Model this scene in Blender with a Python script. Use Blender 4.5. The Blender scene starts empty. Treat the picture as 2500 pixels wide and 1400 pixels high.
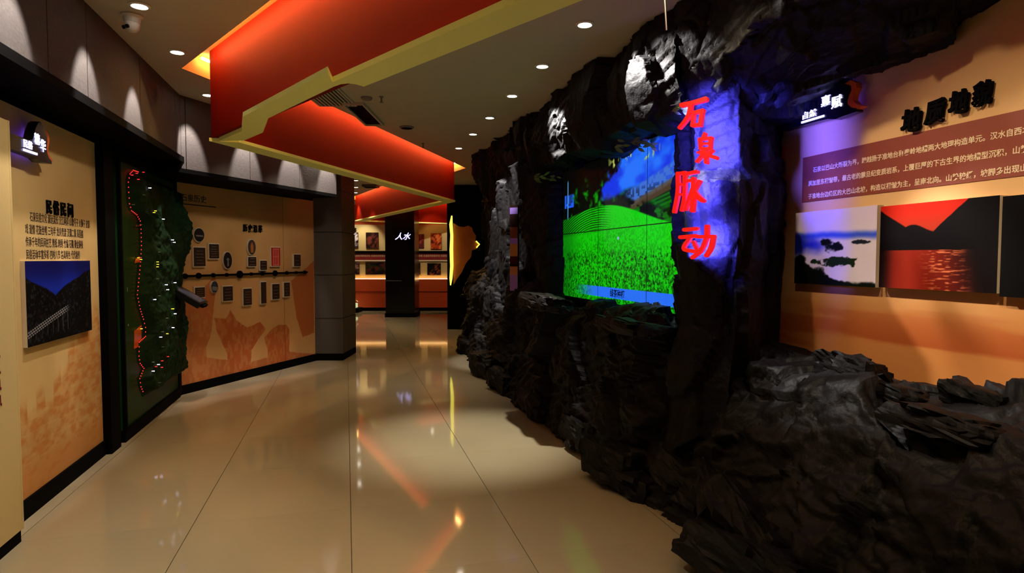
import bpy, bmesh, math, random
import numpy as np
from mathutils import Vector, Matrix
from mathutils.geometry import tessellate_polygon

# ------------------------------------------------------------------ camera, world, exposure
scene = bpy.context.scene
col = scene.collection
F, CX, CY, HOR, EYE = 1500.0, 1250.0, 700.0, 632.0, 1.5
PITCH = math.atan((CY - HOR) / F)
cam = bpy.data.cameras.new('camera')
cam.sensor_width = 36.0; cam.lens = 36.0 * F / 2500.0
cam.clip_start = 0.05; cam.clip_end = 100
camo = bpy.data.objects.new('camera', cam); col.objects.link(camo)
camo.location = (0, 0, EYE); camo.rotation_euler = (math.pi/2 - PITCH, 0, 0)
scene.camera = camo
world = bpy.data.worlds.new('world'); scene.world = world; world.use_nodes = True
world.node_tree.nodes['Background'].inputs[0].default_value = (0.001, 0.001, 0.0015, 1)
vs = scene.view_settings
vs.view_transform = 'Standard'; vs.look = 'None'; vs.gamma = 1.0; vs.use_curve_mapping = False
vs.exposure = 0.0
scene.cycles.use_denoising = True
scene.cycles.max_bounces = 6; scene.cycles.diffuse_bounces = 3; scene.cycles.glossy_bounces = 3; scene.cycles.transmission_bounces = 4
scene.cycles.adaptive_threshold = 0.04
scene.cycles.sample_clamp_indirect = 4.0
random.seed(4); rng = np.random.default_rng(7)

# light levels, all the place's own lamps
P_FLOOR, P_SCALLOP, P_ROCK, P_TEXT, P_BOARD, COVE = 92.0, 100.0, 220.0, 80.0, 70.0, 50.0
WARM = (1.0, 0.88, 0.68)
BACK = 20.0
CEIL = 3.05

# ------------------------------------------------------------------ geometry of the place
TH = math.atan(405.0/1500.0)
D = Vector((-math.sin(TH), math.cos(TH), 0)); N = Vector((math.cos(TH), math.sin(TH), 0)); UP = Vector((0, 0, 1))
FWD = Vector((0, math.cos(PITCH), -math.sin(PITCH))); CUP = Vector((0, math.sin(PITCH), math.cos(PITCH)))
ORG = Vector((0, 0, EYE))
def W(s, n, z=0.0): v = D*s + N*n; return Vector((v.x, v.y, z))
def ray(px, py): return Vector((1, 0, 0))*((px-CX)/F) + CUP*((CY-py)/F) + FWD
def on_z(px, py, z): r = ray(px, py); return ORG + r*((z-EYE)/r.z)
def on_plane(px, py, p0, nrm): r = ray(px, py); return ORG + r*((p0-ORG).dot(nrm)/r.dot(nrm))
def at_depth(px, py, Y): r = ray(px, py); return ORG + r*(Y/r.y)
class Frame:                                   # a wall: local x along it, y into it, z up
    def __init__(s, origin, m):
        s.o = Vector(origin); s.m = Vector(m).normalized(); s.d = -s.m; s.r = s.d.cross(UP).normalized()
    def mat(s, x=0, z=0, out=0, rot=0):
        p = s.o + s.r*x + s.m*out; R = Matrix((s.r, s.d, UP)).transposed().to_4x4()
        return Matrix.Translation((p.x, p.y, z)) @ R @ Matrix.Rotation(rot, 4, 'Y')
    def loc(s, px, py, out=0):                 # picture point -> (x, z) on the wall
        p = on_plane(px, py, s.o + s.m*out, s.m); return ((p - s.o).dot(s.r), p.z)
    def pt(s, x, z, out=0): p = s.o + s.r*x + s.m*out; return Vector((p.x, p.y, z))
FL = Frame(W(4, -1.82), N)                     # left boards
FM = Frame(W(5.6, -1.77), N)                   # relief map
TP0 = on_z(420, 970, 0); TP1 = on_z(770, 881, 0)
TD = (TP1-TP0).normalized()
FT = Frame(TP0, Vector((TD.y, -TD.x, 0)))      # timeline wall
FR = Frame(W(3.64, 2.9), -N)                   # text wall
FS = Frame(W(6.23, 2.25), -N)                  # video wall
YF = 17.7
FB = Frame((-3, YF, 0), (0, -1, 0))            # far wall

# ------------------------------------------------------------------ materials
def lin(c): c = np.asarray(c, float)/255.0; return np.where(c <= .04045, c/12.92, ((c+.055)/1.055)**2.4)
def C(r, g, b): return tuple(lin((r, g, b))) + (1.0,)
MATS = {}
def mat(name, color, rough=.6, metal=0, emit=None, strength=0, noise=None, bump=None, spec=.5, coat=0):
    m = bpy.data.materials.new(name); m.use_nodes = True; nt = m.node_tree; b = nt.nodes['Principled BSDF']
    b.inputs['Base Color'].default_value = color; b.inputs['Roughness'].default_value = rough
    b.inputs['Metallic'].default_value = metal; b.inputs['Specular IOR Level'].default_value = spec
    b.inputs['Coat Weight'].default_value = coat
    if emit is not None:
        b.inputs['Emission Color'].default_value = emit; b.inputs['Emission Strength'].default_value = strength
    if noise or bump:
        tc = nt.nodes.new('ShaderNodeTexCoord')
    if noise:
        sc_, amt = noise
        nz = nt.nodes.new('ShaderNodeTexNoise'); nz.inputs['Scale'].default_value = sc_; nz.inputs['Detail'].default_value = 5
        nt.links.new(tc.outputs['Object'], nz.inputs['Vector'])
        mx = nt.nodes.new('ShaderNodeMix'); mx.data_type = 'RGBA'
        mx.inputs[6].default_value = tuple(max(0, c*(1-amt)) for c in color[:3])+(1,)
        mx.inputs[7].default_value = tuple(min(1, c*(1+amt)) for c in color[:3])+(1,)
        nt.links.new(nz.outputs[0], mx.inputs[0]); nt.links.new(mx.outputs[2], b.inputs['Base Color'])
    if bump:
        sc_, st = bump
        nb = nt.nodes.new('ShaderNodeTexNoise'); nb.inputs['Scale'].default_value = sc_; nb.inputs['Detail'].default_value = 4
        nt.links.new(tc.outputs['Object'], nb.inputs['Vector'])
        bp = nt.nodes.new('ShaderNodeBump'); bp.inputs['Strength'].default_value = st; bp.inputs['Distance'].default_value = .02
        nt.links.new(nb.outputs[0], bp.inputs['Height']); nt.links.new(bp.outputs[0], b.inputs['Normal'])
    MATS[name] = m; return m
def attr_mat(name, rough=.55, emission=0):
    m = bpy.data.materials.new(name); m.use_nodes = True; nt = m.node_tree; b = nt.nodes['Principled BSDF']
    a = nt.nodes.new('ShaderNodeAttribute'); a.attribute_name = 'print'
    b.inputs['Roughness'].default_value = rough; b.inputs['Specular IOR Level'].default_value = .08
    if emission:
        b.inputs['Base Color'].default_value = (.01, .01, .01, 1)
        nt.links.new(a.outputs['Color'], b.inputs['Emission Color']); b.inputs['Emission Strength'].default_value = emission
    else:
        nt.links.new(a.outputs['Color'], b.inputs['Base Color'])
    MATS[name] = m; return m
mat('tile', C(161, 150, 124), .06, noise=(1.3, .10), spec=.6)
mat('grout', C(60, 48, 36), .8)
mat('ceiling', C(184, 178, 162), .85)
mat('cove_white', C(190, 130, 70), .8)
mat('stone_panel', C(66, 62, 60), .75, noise=(55, .35), bump=(60, .15))
mat('black', C(4, 4, 4), .8, spec=.05)
mat('black_gloss', C(8, 8, 9), .25)
mat('dark_panel', C(70, 67, 64), .6, noise=(40, .2))
mat('red_paint', C(118, 17, 1), .6, spec=.05)
mat('yellow_trim', C(246, 255, 158), .7)
mat('led_strip', C(255, 220, 160), .5, emit=(1, .62, .20, 1), strength=COVE)
mat('dado_light', C(255, 210, 140), .5, emit=(1, .60, .22, 1), strength=9)
mat('rock', C(21, 20, 21), .58, noise=(9, .45), bump=(22, .5), spec=.16)
mat('white_plastic', C(215, 210, 200), .45)
mat('grey_plastic', C(120, 116, 110), .5)
mat('chrome', C(190, 188, 184), .25, 1.0)
mat('lamp_glow', C(255, 250, 240), .5, emit=(1, .92, .78, 1), strength=14)
mat('edge_white', C(214, 200, 174), .6)
mat('cream', C(204, 180, 122), .6)
mat('ink_brown', C(52, 34, 22), .7)
mat('ink_black', C(5, 4, 4), .7, spec=.05)
mat('text_cream', C(232, 208, 168), .6)
mat('red_sign', C(190, 14, 10), .4, emit=(1, .010, .006, 1), strength=.75)
mat('blue_halo', C(20, 30, 255), .5, emit=(.10, .10, 1, 1), strength=6)
mat('sign_text', C(240, 245, 255), .5, emit=(.50, .48, 1, 1), strength=2.0)
mat('sign_blue', C(20, 20, 255), .5, emit=(.10, .05, 1, 1), strength=2.0)
mat('orange_acrylic', C(226, 96, 20), .35)
mat('green_panel', C(10, 56, 20), .45, noise=(8, .3), spec=.2)
mat('relief_green', C(8, 40, 11), .7, noise=(30, .8), spec=.2)
mat('led_red', C(255, 30, 20), .4, emit=(1, .03, .02, 1), strength=2.5)
mat('led_white', C(255, 255, 255), .4, emit=(.75, .75, 1, 1), strength=5)
mat('led_yellow', C(255, 230, 40), .4, emit=(1, .75, .05, 1), strength=3)
mat('pin_grey', C(170, 180, 160), .5)
mat('orange_wall', C(190, 72, 20), .55)
mat('dark_red', C(120, 14, 12), .55)
mat('neon_yellow', C(250, 240, 90), .5, emit=(1, .86, .10, 1), strength=1.6)
mat('map_brown', C(170, 98, 40), .55, noise=(6, .3))
mat('tablet_screen', C(60, 62, 74), .12)
mat('plaque', C(46, 27, 20), .5)
mat('seal_red', C(176, 38, 30), .5)
mat('seal_line', C(226, 120, 100), .5)
mat('bezel', C(6, 6, 7), .4)
mat('case_glow', C(235, 235, 190), .5, emit=(.80, .85, .45, 1), strength=.9)
mat('leaf', C(84, 112, 24), .5)
mg = mat('glass', C(235, 240, 240), .03); mg.node_tree.nodes['Principled BSDF'].inputs['Transmission Weight'].default_value = 1.0
attr_mat('print'); attr_mat('screen', .3, 1.0)
for k in ('screen', 'lamp_glow', 'sign_text', 'red_sign', 'led_red', 'led_white', 'led_yellow', 'case_glow', 'blue_halo', 'neon_yellow'): MATS[k].cycles.emission_sampling = 'NONE'   # too faint to be worth sampling as lamps

# ------------------------------------------------------------------ object helpers
def tag(o, label=None, cat=None, group=None, kind=None):
    if label: o['label'] = label
    if cat: o['category'] = cat
    if group: o['group'] = group
    if kind: o['kind'] = kind
    return o
def link(o, parent=None):
    col.objects.link(o)
    if parent is not None: o.parent = parent
    return o
def empty(name, mw, label, cat, group=None):
    o = bpy.data.objects.new(name, None); o.empty_display_size = .1; link(o); o.matrix_world = mw
    return tag(o, label, cat, group, 'thing')
class MB:
    def __init__(s): s.v = []; s.f = []
    def poly(s, pts): i = len(s.v); s.v += [tuple(p) for p in pts]; s.f.append(tuple(range(i, i+len(pts))))
    def box(s, x0, x1, y0, y1, z0, z1, M=None):
        i = len(s.v)
        P = [Vector((x, y, z)) for z in (z0, z1) for y in (y0, y1) for x in (x0, x1)]
        if M is not None: P = [M @ p for p in P]
        s.v += [tuple(p) for p in P]
        for q in ((0, 2, 3, 1), (4, 5, 7, 6), (0, 1, 5, 4), (2, 6, 7, 3), (0, 4, 6, 2), (1, 3, 7, 5)): s.f.append(tuple(i+k for k in q))
        return s
    def prism(s, pts, fn):                     # pts 2D outline; fn(x, y, k) -> 3D point on cap k = 0 / 1
        n = len(pts); i = len(s.v)
        s.v += [tuple(fn(x, y, 0)) for x, y in pts] + [tuple(fn(x, y, 1)) for x, y in pts]
        tri = tessellate_polygon([[Vector((x, y, 0)) for x, y in pts]])
        for t in tri:
            s.f.append((i+t[0], i+t[1], i+t[2])); s.f.append((i+n+t[2], i+n+t[1], i+n+t[0]))
        for k in range(n): a, b = k, (k+1) % n; s.f.append((i+a, i+b, i+n+b, i+n+a))
        return s
    def tube(s, path, r, seg=8, closed=False):
        path = [Vector(p) for p in path]; n = len(path); i = len(s.v)
        rs = r if isinstance(r, (list, tuple)) else [r]*n
        for k, p in enumerate(path):
            a = path[(k+1) % n] if (closed or k < n-1) else p; b = path[k-1] if (closed or k > 0) else p
            t = (a-b).normalized(); u = t.orthogonal() if abs(t.z) > .95 else t.cross(UP); u = u.normalized(); w = t.cross(u)
            for j in range(seg):
                A = 2*math.pi*j/seg; s.v.append(tuple(p + u*(math.cos(A)*rs[k]) + w*(math.sin(A)*rs[k])))
        for k in range(n if closed else n-1):
            for j in range(seg):
                a = i+k*seg+j; b = i+k*seg+(j+1) % seg; c = i+((k+1) % n)*seg+(j+1) % seg; d = i+((k+1) % n)*seg+j
                s.f.append((a, b, c, d))
        if not closed:
            s.f.append(tuple(i+j for j in range(seg))); s.f.append(tuple(i+(n-1)*seg+j for j in reversed(range(seg))))
        return s
    def lathe(s, prof, seg=20, M=None):
        i = len(s.v)
        for (r, z) in prof:
            for j in range(seg):
                A = 2*math.pi*j/seg; p = Vector((r*math.cos(A), r*math.sin(A), z))
                s.v.append(tuple(M @ p if M is not None else p))
        for k in range(len(prof)-1):
            for j in range(seg):
                s.f.append((i+k*seg+j, i+k*seg+(j+1) % seg, i+(k+1)*seg+(j+1) % seg, i+(k+1)*seg+j))
        s.f.append(tuple(i+j for j in reversed(range(seg)))); s.f.append(tuple(i+(len(prof)-1)*seg+j for j in range(seg)))
        return s
    def build(s, name, m, parent=None, mw=None, smooth=False, fix=True):
        me = bpy.data.meshes.new(name); me.from_pydata(s.v, [], s.f); me.materials.append(MATS[m] if isinstance(m, str) else m)
        if fix:
            bm = bmesh.new(); bm.from_mesh(me); bmesh.ops.recalc_face_normals(bm, faces=bm.faces); bm.to_mesh(me); bm.free()
        if smooth: me.polygons.foreach_set('use_smooth', [True]*len(me.polygons))
        o = bpy.data.objects.new(name, me); link(o, parent)
        if mw is not None: o.matrix_world = mw
        return o
def struct(o, label): return tag(o, label, kind='structure')
def share(name, src, parent, loc, rot=None, scale=None):
    o = bpy.data.objects.new(name, src.data); link(o, parent); o.location = loc
    if rot is not None: o.rotation_euler = rot
    if scale is not None: o.scale = scale
    return o
def text(name, body, size, m, parent, x=0, z=0, out=.002, extrude=.0008, bold=0, shear=0, align='LEFT', sx=1.0, rot=0, spacing=1.0, yoff=None):
    c = bpy.data.curves.new(name, 'FONT'); c.body = body; c.size = size; c.extrude = extrude; c.offset = bold
    c.shear = shear; c.align_x = align; c.space_character = spacing; c.resolution_u = 3
    t = bpy.data.objects.new(name, c); col.objects.link(t)
    dg = bpy.context.evaluated_depsgraph_get(); me = bpy.data.meshes.new_from_object(t.evaluated_get(dg))
    bpy.data.objects.remove(t); me.name = name; me.materials.clear(); me.materials.append(MATS[m])
    o = bpy.data.objects.new(name, me); link(o, parent)
    o.matrix_local = Matrix.Translation((x, -out, z)) @ Matrix.Rotation(rot, 4, 'Y') @ Matrix.Rotation(math.pi/2, 4, 'X') @ Matrix.Diagonal((sx, 1, 1, 1))
    return o

# ------------------------------------------------------------------ numpy noise and printing
def hsh(*a):
    h = np.zeros(np.broadcast(*a).shape, np.uint64)
    for k, x in enumerate(a):
        h = (h ^ (np.asarray(x).astype(np.int64).astype(np.uint64) * np.uint64([0x9E3779B97F4A7C15, 0xC2B2AE3D27D4EB4F, 0x165667B19E3779F9, 0x27D4EB2F165667C5][k % 4]))) * np.uint64(0xFF51AFD7ED558CCD)
        h ^= h >> np.uint64(31)
    return (h >> np.uint64(11)).astype(float) / float(1 << 53)
def vnoise(x, y, seed=0):
    xi, yi = np.floor(x), np.floor(y); fx, fy = x-xi, y-yi; fx = fx*fx*(3-2*fx); fy = fy*fy*(3-2*fy)
    g = lambda a, b: hsh(xi+a, yi+b, np.full_like(xi, seed))
    return (g(0, 0)*(1-fx)+g(1, 0)*fx)*(1-fy) + (g(0, 1)*(1-fx)+g(1, 1)*fx)*fy
def fbm(x, y, o=4, seed=0):
    t = 0; a = .5; n = 0
    for k in range(o): t = t + a*vnoise(x*2**k+17*k, y*2**k+9*k, seed+k); n += a; a *= .5
    return t/n
def sm(a, b, x): t = np.clip((x-a)/(b-a), 0, 1); return t*t*(3-2*t)
def mixc(c, m, d): d = np.asarray(d, float); return c*(1-m[..., None]) + d*m[..., None]
def base(u, c): return np.ones(u.shape+(3,))*np.asarray(c, float)
def sheet_print(name, w, h, fn, res, parent, m='print', out=.012, u0=0, u1=1, v0=0, v1=1):
    nx = max(2, int(w/res)+1); nz = max(2, int(h/res)+1)
    u, v = np.meshgrid(np.linspace(0, 1, nx), np.linspace(0, 1, nz))
    x = (u-.5)*w; z = (v-.5)*h
    rgb = lin(np.clip(fn(u0+(u1-u0)*u, v0+(v1-v0)*v), 0, 255))
    me = bpy.data.meshes.new(name)
    co = np.stack([x, np.full_like(x, -out), z], -1).reshape(-1, 3)
    idx = np.arange(nx*nz).reshape(nz, nx)
    q = np.stack([idx[:-1, :-1], idx[:-1, 1:], idx[1:, 1:], idx[1:, :-1]], -1).reshape(-1, 4)
    fast_mesh(me, co, q)
    a = me.color_attributes.new('print', 'FLOAT_COLOR', 'POINT')
    a.data.foreach_set('color', np.concatenate([rgb.reshape(-1, 3), np.ones((nx*nz, 1))], 1).astype(np.float32).ravel())
    me.materials.append(MATS[m]); o = bpy.data.objects.new(name, me); link(o, parent); return o
def fast_mesh(me, co, q):
    me.vertices.add(len(co)); me.vertices.foreach_set('co', np.asarray(co, np.float32).ravel())
    me.loops.add(q.size); me.loops.foreach_set('vertex_index', q.astype(np.int32).ravel())
    me.polygons.add(len(q)); me.polygons.foreach_set('loop_start', np.arange(0, q.size, 4, dtype=np.int32))
    me.update(calc_edges=True); me.validate()
def photo(name, fr, rect, fn, res, label, cat='photo', group=None, out=0.0, thick=.02, edge='edge_white', rim=0.0):
    # rect: picture left x, right x, and y of top and bottom at the left edge
    (x0, z1), (x1, _) = fr.loc(rect[0], rect[2], out+thick), fr.loc(rect[1], rect[2], out+thick)
    z0 = fr.loc(rect[0], rect[3], out+thick)[1]; w = x1-x0; h = z1-z0
    t = empty(name, fr.mat((x0+x1)/2, (z0+z1)/2, out), label, cat, group)
    MB().box(-w/2, w/2, -thick, 0, -h/2, h/2).build('backing_board', edge, t)
    if fn is not None: sheet_print('photo_print', w-2*rim, h-2*rim, fn, res, t, out=thick+.0015)
    return t, w, h

# ------------------------------------------------------------------ the setting: floor
T = 0.86
floor = struct(MB().box(-9, 6, -4, 20, -.06, -.006).build('floor', 'grout'), 'polished beige tile floor running the length of the hall')
tb = MB(); g = .0025; b_ = .003
tb.poly([(-T/2+g, -T/2+g/2, -b_), (T/2-g, -T/2+g/2, -b_), (T/2-g, T/2-g/2, -b_), (-T/2+g, T/2-g/2, -b_)])
i0 = len(tb.v)
tb.v = []; tb.f = []
tb.box(-T/2+g*.8, T/2-g*.8, -T/2+.0003, T/2-.0003, -.006, 0)
first = None
for i in range(-3, 4):
    for k in range(0, 26):
        c = W((k-1.5+.37)*T, (i+.5)*T+.01)
        if c.x < -8.5 or c.x > 3.4 or c.y > 18.2 or c.y < -1.2: continue
        if first is None:
            first = tb.build('tile', 'tile', floor); o = first
        else: o = share('tile', first, floor, (0, 0, 0))
        o.location = c; o.rotation_euler = (0, 0, TH)
for i in range(-8, -3):                         # the far hall widens to the left
    for k in range(11, 26):
        c = W((k-1.5+.37)*T, (i+.5)*T+.01)
        if c.x < -8.5 or c.y > 18.2: continue
        o = share('tile', first, floor, c, (0, 0, TH))

# ------------------------------------------------------------------ zigzag beam plan, ceiling with its slot
BZ = 2.5
C1 = on_z(547, 338, BZ); C2 = on_z(1096, 489, BZ); C3 = on_z(878, 538, BZ)
A0 = C1 + Vector((.685, -.728, 0))*6.2
C4 = Vector((-1.55, YF-.14, BZ))
def ribbon(pts, wl, wr):
    L, R = [], []
    for k, p in enumerate(pts):
        d0 = (p-pts[k-1]).normalized() if k else (pts[1]-p).normalized()
        d1 = (pts[k+1]-p).normalized() if k < len(pts)-1 else d0
        n0 = Vector((-d0.y, d0.x, 0)); n1 = Vector((-d1.y, d1.x, 0)); mi = (n0+n1).normalized(); sc_ = 1/max(.35, mi.dot(n0))
        L.append(p+mi*wl*sc_); R.append(p-mi*wr*sc_)
    return L, R
zig = [A0, C1, C2, C3, C4]
HL, HR = ribbon(zig, .27, .27)
hole = [(p.x, p.y) for p in HL] + [(p.x, p.y) for p in reversed(HR)]
def plane_with_hole(name, outer, inner, z, m):
    o3 = [Vector((x, y, 0)) for x, y in outer]; h3 = [Vector((x, y, 0)) for x, y in inner]
    tri = tessellate_polygon([o3, h3]); mb = MB(); mb.v = [(p.x, p.y, z) for p in o3+h3]; mb.f = [tuple(t) for t in tri]
    return mb.build(name, m, fix=False)
ceil = struct(plane_with_hole('ceiling', [(-9, -4), (6, -4), (6, 18.5), (-9, 18.5)], hole, CEIL, 'ceiling'), 'flat beige grey ceiling over the whole hall')
rec = MB()                                      # the light slot above the ceiling
n_ = len(hole)
for k in range(n_):
    a, b = hole[k], hole[(k+1) % n_]; rec.poly([(a[0], a[1], CEIL), (b[0], b[1], CEIL), (b[0], b[1], CEIL+.16), (a[0], a[1], CEIL+.16)])
tri = tessellate_polygon([[Vector((x, y, 0)) for x, y in hole]])
i = len(rec.v); rec.v += [(x, y, CEIL+.16) for x, y in hole]; rec.f += [tuple(i+k for k in t) for t in tri]
rec.build('light_slot', 'cove_white', ceil, fix=False)
beam = empty('ceiling_beam', Matrix.Translation((C1.x, C1.y, BZ)), 'red zigzag beam under the ceiling with pale yellow underside', 'beam')
inv = beam.matrix_world.inverted()
BLs, BRs = ribbon(zig, .085, .085)
SLs, SRs = ribbon(zig, .205, .205)
PLs, PRs = ribbon(zig, .10, .10)
for k in range(4):
    q = [BLs[k], BLs[k+1], BRs[k+1], BRs[k]] if k else [BLs[0], BLs[1], BLs[1].lerp(BRs[1], .35), BLs[0].lerp(BRs[0], .35)]
    MB().prism([(p.x-C1.x, p.y-C1.y) for p in q], lambda x, y, c: (x, y, .0 if c == 0 else CEIL+.155-BZ)).build('red_face', 'red_paint', beam)
    if k:
        q = [PLs[k], PLs[k+1], PRs[k+1], PRs[k]]
        MB().prism([(p.x-C1.x, p.y-C1.y) for p in q], lambda x, y, c: (x, y, -.028 if c == 0 else -.0005)).build('yellow_underside', 'yellow_trim', beam)
    for S, sgn in ((SLs, 1), (SRs, -1)):        # warm strip lights lying in the slot
        a, b = S[k], S[k+1]; d = (b-a).normalized(); L_ = (b-a).length
        a2 = a+d*min(.12, L_*.1); b2 = b-d*min(.12, L_*.1)
        MB().tube([(p.x-C1.x, p.y-C1.y, CEIL+.125-BZ) for p in (a2, b2)], .012, 6).build('strip_light', 'led_strip', beam)
near = [(535, 341), (590, 317), (593, 281), (800, 171), (812, 196), (1250, 2)]
far_ = [(1400, 2), (888, 207), (868, 201), (850, 199), (832, 201), (815, 207), (655, 285), (642, 320), (596, 340)]
npt = [on_z(x, y, BZ-.02) for x, y in near]; fpt = [on_z(x, y, BZ-.02) for x, y in far_]
ext = (npt[-1]-npt[-2]).normalized()
poly = [(p.x-C1.x, p.y-C1.y) for p in npt+[npt[-1]+ext*3.2, fpt[0]+ext*3.2]+fpt]
MB().prism(poly, lambda x, y, c: (x, y, -.031 if c == 0 else -.001)).build('yellow_underside', 'yellow_trim', beam)

# ------------------------------------------------------------------ walls on the left
SF = 2.47                                       # underside of the stone band
nF = -1.5
def wall_box(name, p, q, th, z0, z1, m, label, side=1):
    p = Vector((p.x, p.y, 0)); q = Vector((q.x, q.y, 0)); d = (q-p).normalized(); nn = Vector((-d.y, d.x, 0))*side
    pts = [p, q, q+nn*th, p+nn*th]
    o = MB().prism([(a.x, a.y) for a in pts], lambda x, y, c: (x, y, z0 if c == 0 else z1)).build(name, m)
    return struct(o, label) if label else o
K0 = on_plane(440, 300, W(0, nF), N); K0.z = 0      # inner corner of the two stone bands
FTd = Frame(K0, FT.m)
K1 = on_plane(822, 483, K0, FT.m); K1.z = 0
wall_box('wall_left', W(-3, -1.86), W(5.45, -1.86), .15, 0, CEIL, 'black', 'dark wall behind the left exhibit boards', 1)
wall_box('wall_left_map', W(5.43, -1.80), W(7.42, -1.80), .15, 0, CEIL, 'black', 'dark wall behind the green relief map', 1)
def stone_band(name, fr, x0, x1, z0, z1, joints, label, out=.03, back=.34):
    base_ = struct(MB().box(x0, x1, .002, back, z0, z1).build(name, 'black', mw=fr.mat()), label)
    xs = [x0]+joints+[x1]
    for a, b in zip(xs[:-1], xs[1:]):
        o = MB().box(a+.004, b-.004, -out, .0, z0-.0, z1-.002).build('panel', 'stone_panel', base_)
    return base_
FLF = Frame(W(0, nF-.03), N)
lx = sorted(FLF.loc(x, 250)[0] for x in (418, 332, 202, 105))
kx = (K0-FLF.o).dot(FLF.r)
more = [lx[0]-.62*k for k in range(6, 0, -1)]
trim1 = stone_band('trim_1', FLF, -3.0, kx+.02, SF, CEIL, more+[l for l in lx if l < kx-.1], 'grey speckled stone band along the top of the left wall')
FTF = Frame(K0 - FT.m*.03, FT.m)
tx1 = (K1-K0).dot(FTF.r)
tj = [FTF.loc(x, 400)[0] for x in (449, 605, 726)]
trim2 = stone_band('trim_2', FTF, 0.0, tx1, 2.36, CEIL, tj, 'grey stone band above the timeline wall', back=.62)
# black lip under the left band
MB().box(-3.0, kx+.10, -.05, .30, SF-.055, SF-.001).build('trim_3', 'black', mw=FLF.mat())
struct(bpy.data.objects['trim_3'], 'black lip under the left stone band')
MB().box(-.05, tx1, -.03, .62, 2.32, 2.359).build('trim_4', 'black', mw=FTF.mat())
struct(bpy.data.objects['trim_4'], 'black lip under the stone band of the timeline wall')
# timeline wall
TW = (TP1-TP0).length
def mural_time(u, v):
    c = base(u, (198, 152, 98)); n = fbm(u*6, v*5, 5, 3)
    c = c*(.93+.14*n[..., None])
    o = (170, 88, 44)
    def poly(P, soft=0):
        Q = [FT.loc(400+x*.4286, 380+y*.4286) for x, y in P]; Q = [((x/TW), (z-.10)/2.24) for x, z in Q]
        wu = u+.006*(fbm(u*30, v*24, 3, 7)-.5); wv_ = v+.006*(fbm(u*30+5, v*24, 3, 8)-.5); ins = np.zeros(u.shape, bool)
        for (x0, y0), (x1, y1) in zip(Q, Q[1:]+Q[:1]):
            ins ^= ((y0 > wv_) != (y1 > wv_)) & (wu < (x1-x0)*(wv_-y0)/(y1-y0+1e-12)+x0)
        return ins.astype(float)
    m = poly([(285, 925), (352, 932), (378, 880), (415, 940), (475, 980), (548, 948), (580, 990), (530, 1060), (500, 1110), (490, 1260), (380, 1290), (360, 1130), (300, 1000)])
    m2 = poly([(570, 1040), (620, 985), (650, 968), (700, 965), (715, 990), (715, 1140), (720, 1190), (600, 1230), (590, 1100)])
    m3 = poly([(725, 715), (855, 600), (855, 1010), (790, 1035), (755, 920)])*.85
    m4 = poly([(36, 840), (150, 820), (290, 690), (300, 720), (270, 1010), (240, 1100), (260, 1290), (36, 1340)])*.75
    m5 = poly([(36, 1200), (230, 1150), (480, 1180), (720, 1120), (855, 1130), (855, 1200), (36, 1360)])*.8
    det = sm(.50, .60, fbm(u*70, v*30, 4, 11))*sm(.40, .30, v)
    M = np.maximum.reduce([m, m2, m4, m5])*(1-.32*det); M = np.maximum(M, m3)
    return mixc(c, M*.92, o)
wl = empty('mural_board', FT.mat(TW/2, 1.22, 0), 'tan timeline wall board printed with orange temple roofs', 'mural')
MB().box(-TW/2, TW/2, -.0, .03, -1.12, 1.12).build('backing_board', 'cream', wl)
sheet_print('mural_print', TW, 2.24, mural_time, .007, wl, out=.001)
for x in (.735,):                               # board joint
    MB().box(-TW/2+x*TW-.0015, -TW/2+x*TW+.0015, -.0025, -.001, -1.12, 1.12).build('board_joint', 'ink_brown', wl)
wall_box('wall_left_angled', TP0 - FT.m*.03 - TD*.3, TP1 - FT.m*.03 + TD*.05, .2, 0, CEIL, 'black', 'dark angled wall behind the timeline board', 1)
MB().box(-.02, TW+.02, -.02, .03, 0, .10).build('baseboard_left_angled', 'black', mw=FT.mat())
struct(bpy.data.objects['baseboard_left_angled'], 'black skirting under the timeline wall')
# end pillar of dark panels
p0 = on_z(768, 881, 0); p1 = on_z(835, 881, 0)
FP = Frame(p0, (0, -1, 0))
PW = p1.x-p0.x
pil = struct(MB().box(0, PW, .02, .75, 0, CEIL).build('wall_left_end', 'black', mw=FP.mat()), 'dark panelled wall end beside the timeline wall')
zz = [0, .10]+[FP.loc(800, y)[1] for y in (778, 672, 567, 465)]+[CEIL]
for a, b in zip(zz[:-1], zz[1:]):
    MB().box(.003, PW, 0, .019, a+.004, b-.004).build('panel', 'dark_panel' if a > .05 else 'black', pil)
    MB().box(PW, PW+.018, .002, .75, a+.004, b-.004).build('panel', 'dark_panel' if a > .05 else 'black', pil)

# ------------------------------------------------------------------ right, far and back walls
def mural_right(u, v):
    n = fbm(u*5, v*9, 5, 21); st = fbm(u*3, v*40, 4, 5)
    c = base(u, (216, 172, 118))*(.95+.1*n[..., None])
    m = sm(.50, .36, v+.10*(n-.5))
    c = mixc(c, m*.85, (186, 114, 54))
    m2 = sm(.50, .62, fbm(u*4+3, v*14, 5, 31)*.6+st*.4)*sm(.46, .30, v)
    c = mixc(c, m2*.75, (150, 58, 24))
    return c
RW = 4.6
wr = struct(MB().box(-.0, RW, .0, .12, 0, CEIL).build('wall_right', 'cream', mw=FR.mat(0)), 'tan printed text wall above the rock ledge')
o = sheet_print('mural_print', RW, CEIL, mural_right, .012, wr, out=.002); o.location = (RW/2, 0, CEIL/2)
struct(MB().box(-7, .0, .0, .12, 0, CEIL).build('wall_right_far', 'black', mw=FR.mat(0)), 'dark wall behind the rock face')
wb = struct(MB().box(-6, 4.6, 0, .15, 0, CEIL).build('wall_back', 'orange_wall', mw=FB.mat()), 'orange far wall with two rows of pictures')
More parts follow.
